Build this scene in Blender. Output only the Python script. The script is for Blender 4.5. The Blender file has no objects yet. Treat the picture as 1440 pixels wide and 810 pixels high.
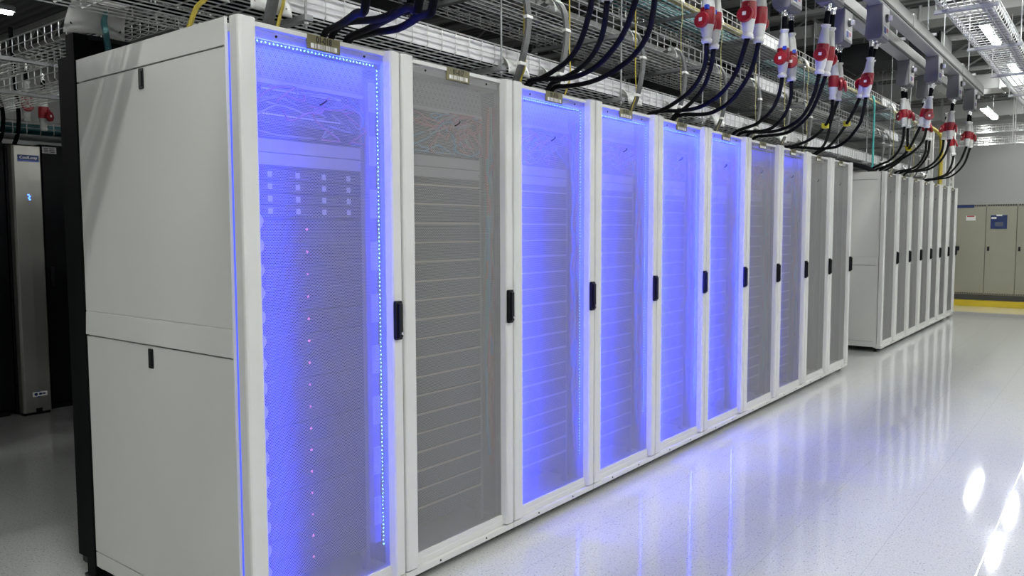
import bpy, bmesh, math, random
from mathutils import Vector, Matrix, Quaternion
random.seed(7)
SC = bpy.context.scene
COL = SC.collection
PI = math.pi
ORD = ['first', 'second', 'third', 'fourth', 'fifth', 'sixth', 'seventh', 'eighth', 'ninth', 'tenth', 'eleventh', 'twelfth',
       'thirteenth', 'fourteenth', 'fifteenth', 'sixteenth', 'seventeenth', 'eighteenth', 'nineteenth', 'twentieth',
       'twenty-first', 'twenty-second', 'twenty-third', 'twenty-fourth', 'twenty-fifth', 'twenty-sixth']

# ------------------------------------------------------------------ materials
def nt(name):
    m = bpy.data.materials.new(name); m.use_nodes = True
    t = m.node_tree; b = t.nodes['Principled BSDF']
    return m, t, b

def mat(name, col, rough=0.5, metal=0.0, var=0.0, vscale=6.0, bump=0.0, bscale=200.0, emit=None, estr=0.0, spec=0.5, coat=0.0):
    m, t, b = nt(name)
    b.inputs['Base Color'].default_value = (*col, 1)
    b.inputs['Roughness'].default_value = rough
    b.inputs['Metallic'].default_value = metal
    b.inputs['Specular IOR Level'].default_value = spec
    b.inputs['Coat Weight'].default_value = coat
    tc = t.nodes.new('ShaderNodeTexCoord')
    if var > 0:
        n = t.nodes.new('ShaderNodeTexNoise'); n.inputs['Scale'].default_value = vscale; n.inputs['Detail'].default_value = 3
        t.links.new(tc.outputs['Object'], n.inputs['Vector'])
        r = t.nodes.new('ShaderNodeValToRGB')
        r.color_ramp.elements[0].position = 0.3; r.color_ramp.elements[1].position = 0.7
        r.color_ramp.elements[0].color = (*[c * (1 - var) for c in col], 1)
        r.color_ramp.elements[1].color = (*[min(1, c * (1 + var)) for c in col], 1)
        t.links.new(n.outputs['Fac'], r.inputs['Fac']); t.links.new(r.outputs['Color'], b.inputs['Base Color'])
    if bump > 0:
        n2 = t.nodes.new('ShaderNodeTexNoise'); n2.inputs['Scale'].default_value = bscale
        t.links.new(tc.outputs['Object'], n2.inputs['Vector'])
        bp = t.nodes.new('ShaderNodeBump'); bp.inputs['Strength'].default_value = bump; bp.inputs['Distance'].default_value = 0.001
        t.links.new(n2.outputs['Fac'], bp.inputs['Height']); t.links.new(bp.outputs['Normal'], b.inputs['Normal'])
    if emit:
        b.inputs['Emission Color'].default_value = (*emit, 1); b.inputs['Emission Strength'].default_value = estr
    return m

def math_node(t, op, a, b=None):
    n = t.nodes.new('ShaderNodeMath'); n.operation = op
    for i, v in enumerate((a, b)):
        if v is None: continue
        if isinstance(v, (int, float)): n.inputs[i].default_value = v
        else: t.links.new(v, n.inputs[i])
    return n.outputs[0]

def vec_node(t, op, a, b=None):
    n = t.nodes.new('ShaderNodeVectorMath'); n.operation = op
    for i, v in enumerate((a, b)):
        if v is None: continue
        if isinstance(v, tuple): n.inputs[i].default_value = v
        else: t.links.new(v, n.inputs[i])
    return n.outputs['Value'] if op == 'LENGTH' else n.outputs[0]

def hole_mask(t, pitch, radius, ax='Y'):
    """hexagonal pattern of round punched holes in the sheet's own plane"""
    tc = t.nodes.new('ShaderNodeTexCoord')
    s = t.nodes.new('ShaderNodeSeparateXYZ'); t.links.new(tc.outputs['Object'], s.inputs[0])
    u = math_node(t, 'DIVIDE', s.outputs[ax], pitch)
    v = math_node(t, 'DIVIDE', s.outputs['Z'], pitch * 1.732)
    c = t.nodes.new('ShaderNodeCombineXYZ'); t.links.new(u, c.inputs[0]); t.links.new(v, c.inputs[1])
    ds = []
    for off in ((0, 0, 0), (0.5, 0.5, 0)):
        a = vec_node(t, 'ADD', c.outputs[0], off)
        f = vec_node(t, 'FRACTION', a)
        f = vec_node(t, 'SUBTRACT', f, (0.5, 0.5, 0))
        f = vec_node(t, 'MULTIPLY', f, (1, 1.732, 0))
        ds.append(vec_node(t, 'LENGTH', f))
    return math_node(t, 'LESS_THAN', math_node(t, 'MINIMUM', ds[0], ds[1]), radius)

def perforated(name, col, pitch=0.0062, radius=0.41, transl=0.48):
    m, t, b = nt(name)
    b.inputs['Base Color'].default_value = (*col, 1); b.inputs['Roughness'].default_value = 0.55
    hole = hole_mask(t, pitch, radius)
    tl = t.nodes.new('ShaderNodeBsdfTranslucent'); tl.inputs[0].default_value = (*col, 1)
    tr = t.nodes.new('ShaderNodeBsdfTransparent')
    m1 = t.nodes.new('ShaderNodeMixShader'); m1.inputs[0].default_value = transl
    t.links.new(b.outputs[0], m1.inputs[1]); t.links.new(tl.outputs[0], m1.inputs[2])
    m2 = t.nodes.new('ShaderNodeMixShader'); t.links.new(hole, m2.inputs[0])
    t.links.new(m1.outputs[0], m2.inputs[1]); t.links.new(tr.outputs[0], m2.inputs[2])
    t.links.new(m2.outputs[0], t.nodes['Material Output'].inputs[0])
    return m

def punched(name, col, dark, pitch, radius, rough=0.5):
    """opaque face plate with dark holes"""
    m, t, b = nt(name); b.inputs['Roughness'].default_value = rough
    hole = hole_mask(t, pitch, radius)
    mx = t.nodes.new('ShaderNodeMix'); mx.data_type = 'RGBA'
    mx.inputs['A'].default_value = (*col, 1); mx.inputs['B'].default_value = (*dark, 1)
    t.links.new(hole, mx.inputs['Factor']); t.links.new(mx.outputs['Result'], b.inputs['Base Color'])
    return m

def floor_material():
    m, t, b = nt('polished speckled floor')
    tc = t.nodes.new('ShaderNodeTexCoord'); O = tc.outputs['Object']
    s = t.nodes.new('ShaderNodeSeparateXYZ'); t.links.new(O, s.inputs[0])
    def seam(out, off, w):
        a = math_node(t, 'DIVIDE', math_node(t, 'SUBTRACT', out, off), 0.38)
        f = math_node(t, 'FRACT', math_node(t, 'ADD', a, 0.5))
        return math_node(t, 'LESS_THAN', math_node(t, 'ABSOLUTE', math_node(t, 'SUBTRACT', f, 0.5)), w / 0.38)
    sm = math_node(t, 'MAXIMUM', seam(s.outputs['X'], 1.01, 0.0012), seam(s.outputs['Y'], 0.2, 0.0009))
    v = t.nodes.new('ShaderNodeTexVoronoi'); v.inputs['Scale'].default_value = 75; t.links.new(O, v.inputs['Vector'])
    spot = math_node(t, 'LESS_THAN', v.outputs['Distance'], 0.24)
    wn = t.nodes.new('ShaderNodeSeparateColor'); t.links.new(v.outputs['Color'], wn.inputs[0])
    pick = math_node(t, 'LESS_THAN', wn.outputs[0], 0.30)
    fleck = math_node(t, 'MULTIPLY', spot, pick)
    n = t.nodes.new('ShaderNodeTexNoise'); n.inputs['Scale'].default_value = 120; n.inputs['Detail'].default_value = 4; t.links.new(O, n.inputs['Vector'])
    r = t.nodes.new('ShaderNodeValToRGB'); r.color_ramp.elements[0].position = 0.35; r.color_ramp.elements[1].position = 0.62
    r.color_ramp.elements[0].color = (0.44, 0.45, 0.44, 1); r.color_ramp.elements[1].color = (0.56, 0.57, 0.56, 1)
    t.links.new(n.outputs['Fac'], r.inputs['Fac'])
    def mix(a, bcol, fac):
        x = t.nodes.new('ShaderNodeMix'); x.data_type = 'RGBA'; x.inputs['B'].default_value = bcol
        t.links.new(a, x.inputs['A']); t.links.new(fac, x.inputs['Factor']); return x.outputs['Result']
    c = mix(r.outputs['Color'], (0.22, 0.22, 0.22, 1), math_node(t, 'MULTIPLY', fleck, 0.75))
    c = mix(c, (0.30, 0.30, 0.30, 1), math_node(t, 'MULTIPLY', sm, 0.55))
    t.links.new(c, b.inputs['Base Color'])
    b.inputs['Roughness'].default_value = 0.055; b.inputs['Specular IOR Level'].default_value = 0.5
    n3 = t.nodes.new('ShaderNodeTexNoise'); n3.inputs['Scale'].default_value = 9; n3.inputs['Detail'].default_value = 3; t.links.new(O, n3.inputs['Vector'])
    h = math_node(t, 'SUBTRACT', n3.outputs['Fac'], math_node(t, 'MULTIPLY', sm, 0.2))
    bp = t.nodes.new('ShaderNodeBump'); bp.inputs['Strength'].default_value = 0.06; bp.inputs['Distance'].default_value = 0.0015
    t.links.new(h, bp.inputs['Height']); t.links.new(bp.outputs['Normal'], b.inputs['Normal'])
    return m

def deck_material():
    m, t, b = nt('ribbed ceiling deck'); b.inputs['Roughness'].default_value = 0.7
    tc = t.nodes.new('ShaderNodeTexCoord')
    w = t.nodes.new('ShaderNodeTexWave'); w.bands_direction = 'Y'; w.inputs['Scale'].default_value = 2.1
    t.links.new(tc.outputs['Object'], w.inputs['Vector'])
    r = t.nodes.new('ShaderNodeValToRGB'); r.color_ramp.elements[0].color = (0.045, 0.047, 0.048, 1); r.color_ramp.elements[1].color = (0.075, 0.077, 0.078, 1)
    t.links.new(w.outputs['Fac'], r.inputs['Fac']); t.links.new(r.outputs['Color'], b.inputs['Base Color'])
    bp = t.nodes.new('ShaderNodeBump'); bp.inputs['Strength'].default_value = 0.6; bp.inputs['Distance'].default_value = 0.04
    t.links.new(w.outputs['Fac'], bp.inputs['Height']); t.links.new(bp.outputs['Normal'], b.inputs['Normal'])
    return m

M = {
    'white': mat('white powder coat', (0.62, 0.62, 0.60), 0.38, var=0.02, bump=0.05, bscale=600),
    'panelwhite': mat('white side panel paint', (0.60, 0.60, 0.575), 0.28, var=0.015, vscale=2),
    'inside': mat('light grey cabinet lining', (0.30, 0.30, 0.31), 0.6, var=0.05),
    'mesh': perforated('white perforated sheet', (0.53, 0.53, 0.525)),
    'black': mat('black plastic', (0.006, 0.006, 0.008), 0.4, var=0.1, spec=0.3),
    'blackpaint': mat('black painted steel', (0.0030, 0.0033, 0.0048), 0.5, var=0.15, bump=0.1, spec=0.12),
    'postpaint': mat('charcoal aluminium frame', (0.0035, 0.0039, 0.0045), 0.55, var=0.1, spec=0.06),
    'cable': mat('black cable jacket', (0.004, 0.004, 0.006), 0.7, var=0.1, spec=0.06),
    'led': mat('blue led beads', (0.3, 0.4, 0.9), 0.3, emit=(0.16, 0.42, 1.0), estr=14.0, var=0.01),
    'lededge': mat('blue edge strip', (0.1, 0.15, 0.8), 0.4, emit=(0.05, 0.08, 1.0), estr=0.9, var=0.01),
    'ledtape': mat('dark led tape', (0.05, 0.05, 0.16), 0.5, var=0.05),
    'plate': mat('khaki name plate', (0.15, 0.135, 0.066), 0.5, var=0.06, vscale=40),
    'ink': mat('black print', (0.01, 0.01, 0.01), 0.6, var=0.05),
    'label': mat('white label stock', (0.75, 0.75, 0.73), 0.5, var=0.02),
    'bezel': punched('dark punched server bezel', (0.07, 0.07, 0.075), (0.015, 0.015, 0.018), 0.011, 0.36),
    'bezel2': punched('dark grey server bezel', (0.04, 0.04, 0.044), (0.02, 0.02, 0.024), 0.014, 0.30),
    'chassis': mat('galvanised server chassis', (0.25, 0.26, 0.28), 0.45, 0.6, var=0.08),
    'strip': mat('beige trim strip', (0.62, 0.55, 0.42), 0.5, var=0.05),
    'strip2': mat('pale trim strip', (0.60, 0.60, 0.62), 0.5, var=0.05),
    'patch': punched('grey punched patch panel', (0.40, 0.40, 0.42), (0.10, 0.10, 0.11), 0.0085, 0.30),
    'blank': mat('pale blanking plate', (0.55, 0.55, 0.56), 0.5, var=0.03),
    'switch': punched('switch face', (0.14, 0.14, 0.15), (0.01, 0.01, 0.012), 0.017, 0.33),
    'pinkled': mat('pink status lamp', (0.8, 0.2, 0.3), 0.4, emit=(1.0, 0.22, 0.32), estr=2.2, var=0.01),
    'steel': mat('zinc wire', (0.62, 0.63, 0.63), 0.35, 0.75, var=0.08, vscale=30),
    'liner': mat('white tray liner', (0.70, 0.70, 0.72), 0.5, var=0.04, vscale=3),
    'strut': mat('galvanised strut', (0.33, 0.34, 0.35), 0.45, 0.55, var=0.12, vscale=12),
    'chute': mat('white plastic chute', (0.70, 0.71, 0.70), 0.35, var=0.03),
    'chutegrey': mat('grey plastic chute', (0.50, 0.50, 0.49), 0.4, var=0.05),
    'loom': mat('grey data cable', (0.12, 0.122, 0.125), 0.5, var=0.15, vscale=25),
    'fibre': mat('yellow fibre cable', (0.48, 0.38, 0.05), 0.5, var=0.12, vscale=20),
    'palefibre': mat('pale yellow fibre cable', (0.50, 0.46, 0.22), 0.5, var=0.12, vscale=20),
    'brightyellow': mat('yellow tag', (0.80, 0.72, 0.02), 0.5, var=0.05),
    'teal': mat('teal cable', (0.06, 0.20, 0.22), 0.5, var=0.2, vscale=20),
    'turquoise': mat('turquoise cord', (0.08, 0.42, 0.40), 0.5, var=0.1),
    'connwhite': mat('off white connector shell', (0.58, 0.59, 0.565), 0.3, var=0.03),
    'connred': mat('red connector shell', (0.27, 0.008, 0.018), 0.3, var=0.06),
    'bluetab': mat('blue latch', (0.02, 0.06, 0.5), 0.4, var=0.05),
    'chrome': mat('nickel gland', (0.75, 0.75, 0.76), 0.18, 1.0, var=0.03),
    'busway': mat('light grey busway', (0.36, 0.365, 0.36), 0.38, 0.35, var=0.06, vscale=4),
    'tapgrey': mat('dark grey tap box', (0.135, 0.135, 0.145), 0.5, var=0.06),
    'tapface': mat('light grey tap face', (0.45, 0.45, 0.45), 0.45, var=0.04),
    'knob': mat('smoked switch knob', (0.05, 0.05, 0.055), 0.3, var=0.1),
    'handleclear': mat('pale switch handle', (0.62, 0.62, 0.68), 0.25, var=0.05),
    'bluelabel': mat('blue warning label', (0.08, 0.12, 0.42), 0.5, var=0.1),
    'pinklabel': mat('rose warning label', (0.45, 0.15, 0.22), 0.5, var=0.1),
    'housing': mat('lamp housing', (0.30, 0.31, 0.31), 0.5, var=0.04),
    'lamp': mat('lit lamp diffuser', (0.9, 0.9, 0.9), 0.5, emit=(0.985, 1.0, 0.965), estr=94.0, var=0.01),
    'wall': mat('grey painted wall', (0.42, 0.425, 0.42), 0.7, var=0.02, vscale=1.5),
    'truss': mat('grey painted steel', (0.27, 0.275, 0.27), 0.55, var=0.08),
    'duct': mat('pale duct sheet', (0.28, 0.285, 0.28), 0.45, 0.2, var=0.05),
    'darkduct': mat('dark insulation', (0.03, 0.031, 0.033), 0.7, var=0.15),
    'beige': mat('beige cabinet paint', (0.30, 0.295, 0.235), 0.45, var=0.02),
    'grille': mat('dark grille', (0.055, 0.055, 0.052), 0.6, var=0.1),
    'navy': mat('navy badge', (0.012, 0.030, 0.12), 0.35, var=0.08),
    'screen': mat('dim screen', (0.10, 0.12, 0.16), 0.2, var=0.1),
    'redprint': mat('red print', (0.40, 0.02, 0.02), 0.5, var=0.05),
    'yellow': mat('yellow kerb paint', (0.62, 0.46, 0.02), 0.45, var=0.05),
    'concrete': mat('grey plinth', (0.35, 0.35, 0.34), 0.6, var=0.05),
    'inox': mat('brushed stainless steel', (0.44, 0.435, 0.40), 0.33, 0.85, var=0.04, vscale=3),
    'bluelamp': mat('blue indicator', (0.1, 0.2, 0.9), 0.3, emit=(0.04, 0.15, 1.0), estr=6.0, var=0.01),
    'orange': mat('salmon cord', (0.45, 0.13, 0.07), 0.5, var=0.1),
    'pink': mat('pink cord', (0.50, 0.13, 0.20), 0.5, var=0.1),
    'bluecord': mat('blue cord', (0.06, 0.30, 0.55), 0.5, var=0.1),
    'greycord': mat('grey cord', (0.35, 0.34, 0.36), 0.5, var=0.1),
    'postwhite': mat('white channel post', (0.68, 0.68, 0.66), 0.45, var=0.03),
}
M['floor'] = floor_material()
M['deck'] = deck_material()

# ------------------------------------------------------------------ mesh building
class MB:
    def __init__(s): s.v = []; s.f = []; s.mi = []; s.cur = 0
    def add(s, vs, fs):
        o = len(s.v); s.v += [tuple(p) for p in vs]; s.f += [tuple(i + o for i in f) for f in fs]; s.mi += [s.cur] * len(fs); return s
    def box(s, x0, x1, y0, y1, z0, z1):
        return s.add([(x, y, z) for x in (x0, x1) for y in (y0, y1) for z in (z0, z1)],
                     [(0, 1, 3, 2), (4, 6, 7, 5), (0, 4, 5, 1), (2, 3, 7, 6), (0, 2, 6, 4), (1, 5, 7, 3)])
    def prism(s, poly, axis, a, b):
        n = len(poly)
        def P(u, v, w): return {'x': (w, u, v), 'y': (u, w, v), 'z': (u, v, w)}[axis]
        vs = [P(u, v, a) for u, v in poly] + [P(u, v, b) for u, v in poly]
        return s.add(vs, [tuple(range(n))[::-1], tuple(range(n, 2 * n))] + [(i, (i + 1) % n, n + (i + 1) % n, n + i) for i in range(n)])
    def tube(s, pts, r, n=8, flat=1.0):
        pts = [Vector(p) for p in pts]; m = len(pts)
        up = None; rings = []
        for i in range(m):
            d = (pts[min(i + 1, m - 1)] - pts[max(i - 1, 0)])
            if d.length < 1e-9: d = Vector((0, 0, 1))
            d.normalize()
            if up is None:
                up = Vector((0, 0, 1)) if abs(d.z) < 0.9 else Vector((0, 1, 0))
            a = up - d * up.dot(d)
            if a.length < 1e-6: a = d.orthogonal()
            a.normalize(); up = a; b = d.cross(a)
            rings.append([pts[i] + a * (r * math.cos(2 * PI * k / n)) + b * (r * flat * math.sin(2 * PI * k / n)) for k in range(n)])
        vs = [p for R in rings for p in R]
        fs = [(i * n + k, i * n + (k + 1) % n, (i + 1) * n + (k + 1) % n, (i + 1) * n + k) for i in range(m - 1) for k in range(n)]
        fs += [tuple(range(n))[::-1], tuple(range((m - 1) * n, m * n))]
        return s.add(vs, fs)
    def lathe(s, prof, origin=(0, 0, 0), d=(0, 0, 1), n=18):
        d = Vector(d).normalized(); a = d.orthogonal().normalized(); b = d.cross(a); o = Vector(origin)
        vs = []; m = len(prof)
        for r, z in prof:
            for k in range(n):
                t = 2 * PI * k / n; vs.append(o + d * z + a * (r * math.cos(t)) + b * (r * math.sin(t)))
        fs = [(i * n + k, i * n + (k + 1) % n, (i + 1) * n + (k + 1) % n, (i + 1) * n + k) for i in range(m - 1) for k in range(n)]
        fs += [tuple(range(n))[::-1], tuple(range((m - 1) * n, m * n))]
        return s.add(vs, fs)
    def grid(s, P):
        nu = len(P); nv = len(P[0])
        return s.add([p for R in P for p in R], [(i * nv + j, (i + 1) * nv + j, (i + 1) * nv + j + 1, i * nv + j + 1) for i in range(nu - 1) for j in range(nv - 1)])
    def build(s, name, m, parent=None, loc=None, bevel=0, seg=2, smooth=False, solid=0):
        me = bpy.data.meshes.new(name)
        me.from_pydata(s.v, [], s.f)
        ms = m if isinstance(m, (list, tuple)) else [m]
        for q in ms: me.materials.append(M[q] if isinstance(q, str) else q)
        if len(ms) > 1: me.polygons.foreach_set('material_index', s.mi)
        bm = bmesh.new(); bm.from_mesh(me)
        bmesh.ops.recalc_face_normals(bm, faces=bm.faces)
        if bevel:
            es = [e for e in bm.edges if len(e.link_faces) == 2 and e.calc_face_angle(0) > 0.5]
            bmesh.ops.bevel(bm, geom=es, offset=bevel, segments=seg, affect='EDGES', profile=0.5, clamp_overlap=True)
        if smooth:
            for f in bm.faces: f.smooth = True
            for e in bm.edges:
                if len(e.link_faces) == 2 and e.calc_face_angle(0) > 0.7: e.smooth = False
        bm.to_mesh(me); bm.free()
        o = bpy.data.objects.new(name, me); COL.objects.link(o)
        if solid:
            md = o.modifiers.new('thickness', 'SOLIDIFY'); md.thickness = solid; md.offset = 0
        if parent: o.parent = parent
        if loc: o.location = loc
        return o

def tag(o, label=None, cat=None, group=None, kind=None):
    if label: o['label'] = label
    if cat: o['category'] = cat
    if group: o['group'] = group
    if kind: o['kind'] = kind
    return o

def thing(name, label, cat, loc=(0, 0, 0), rz=0, group=None):
    o = bpy.data.objects.new(name, None); COL.objects.link(o); o.empty_display_size = 0.1
    o.location = loc; o.rotation_euler = (0, 0, rz)
    return tag(o, label, cat, group)

KIDS = {}
def kids(o):
    return [c for c in COL.objects if c.parent is o]

def copy_tree(o, parent=None):
    c = o.copy(); COL.objects.link(c)
    if parent: c.parent = parent
    for ch in kids(o): copy_tree(ch, c)
    return c

def catmull(P, n=5):
    P = [Vector(p) for p in P]; Q = []
    for i in range(len(P) - 1):
        p0 = P[max(i - 1, 0)]; p1 = P[i]; p2 = P[i + 1]; p3 = P[min(i + 2, len(P) - 1)]
        for k in range(n):
            t = k / n
            Q.append(0.5 * ((2 * p1) + (p2 - p0) * t + (2 * p0 - 5 * p1 + 4 * p2 - p3) * t * t + (3 * p1 - p0 - 3 * p2 + p3) * t ** 3))
    Q.append(P[-1]); return Q

def text(body, size, m, parent, loc, rot, name, align='CENTER', depth=0.0004, bold=0.0):
    c = bpy.data.curves.new(name, 'FONT'); c.body = body; c.size = size; c.align_x = align; c.align_y = 'CENTER'; c.extrude = depth; c.offset = bold
    o = bpy.data.objects.new(name, c); COL.objects.link(o)
    bpy.context.view_layer.update()
    me = bpy.data.meshes.new_from_object(o.evaluated_get(bpy.context.evaluated_depsgraph_get()))
    bpy.data.objects.remove(o); bpy.data.curves.remove(c)
    me.materials.clear(); me.materials.append(M[m])
    o = bpy.data.objects.new(name, me); COL.objects.link(o)
    if parent: o.parent = parent
    o.location = loc; o.rotation_euler = rot
    return o
FACE_X = (PI / 2, 0, PI / 2)      # lettering that faces +x
FACE_Y = (PI / 2, 0, 0)           # lettering that faces -y

# positions of the plugs (gland, lower end) and the runs of the black cables
CONNECTORS = {
  'P1': ((0.45,2.47,2.8), (0.44,2.47,2.393)),
  'P2': ((0.45,2.56,2.8), (0.44,2.56,2.38)),
  'P3': ((0.66,2.5,2.8), (0.646,2.5,2.393)),
  'P4': ((0.66,2.64,2.8), (0.652,2.64,2.396)),
  'P5': ((0.446,3.624,2.8), (0.436,3.624,2.391)),
  'P6': ((0.446,3.74,2.8), (0.456,3.74,2.383)),
  'P7': ((0.7,3.662,2.8), (0.653,3.662,2.392)),
  'P8': ((0.7,3.763,2.8), (0.662,3.763,2.393)),
  'P9': ((0.426,4.79,2.8), (0.414,4.79,2.404)),
  'P10': ((0.426,4.907,2.8), (0.419,4.907,2.408)),
  'P11': ((0.67,4.839,2.8), (0.638,4.839,2.403)),
  'P12': ((0.68,4.937,2.8), (0.57,4.937,2.417)),
  'P13': ((0.425,7.03,2.8), (0.455,7.03,2.426)),
  'P14': ((0.44,7.094,2.8), (0.474,7.094,2.417)),
  'P15': ((0.685,6.997,2.8), (0.655,6.997,2.393)),
  'P16': ((0.685,7.08,2.8), (0.584,7.08,2.421)),
  'P17': ((0.686,8.157,2.8), (0.67,8.157,2.388)),
  'P18': ((0.686,8.23,2.8), (0.6,8.23,2.392)),
  'P19': ((0.69,9.22,2.8), (0.677,9.22,2.399)),
  'P20': ((0.69,9.3,2.8), (0.703,9.3,2.387)),
  'P21': ((0.44,7.95,2.8), (0.485,7.95,2.375)),
  'P22': ((0.44,8.02,2.8), (0.5,8.02,2.373)),
  'P23': ((0.45,9.2,2.8), (0.55,9.2,2.298)),
  'P0': ((0.45,1.46,2.8), (0.449,1.46,2.382)),
  'Q1': ((0.45,1.34,2.8), (0.445,1.34,2.376)),
  'Q3': ((0.66,1.38,2.8), (0.634,1.38,2.346)),
  'Q4': ((0.66,1.5,2.8), (0.652,1.5,2.37)),
  'R1': ((0.51,0.056,2.8), (0.5,0.056,2.39)),
  'R2': ((0.53,0.217,2.8), (0.52,0.217,2.39)),
  'R3': ((0.64,0.141,2.8), (0.63,0.141,2.39)),
  'R4': ((0.68,0.157,2.8), (0.67,0.157,2.39)),
}
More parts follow.
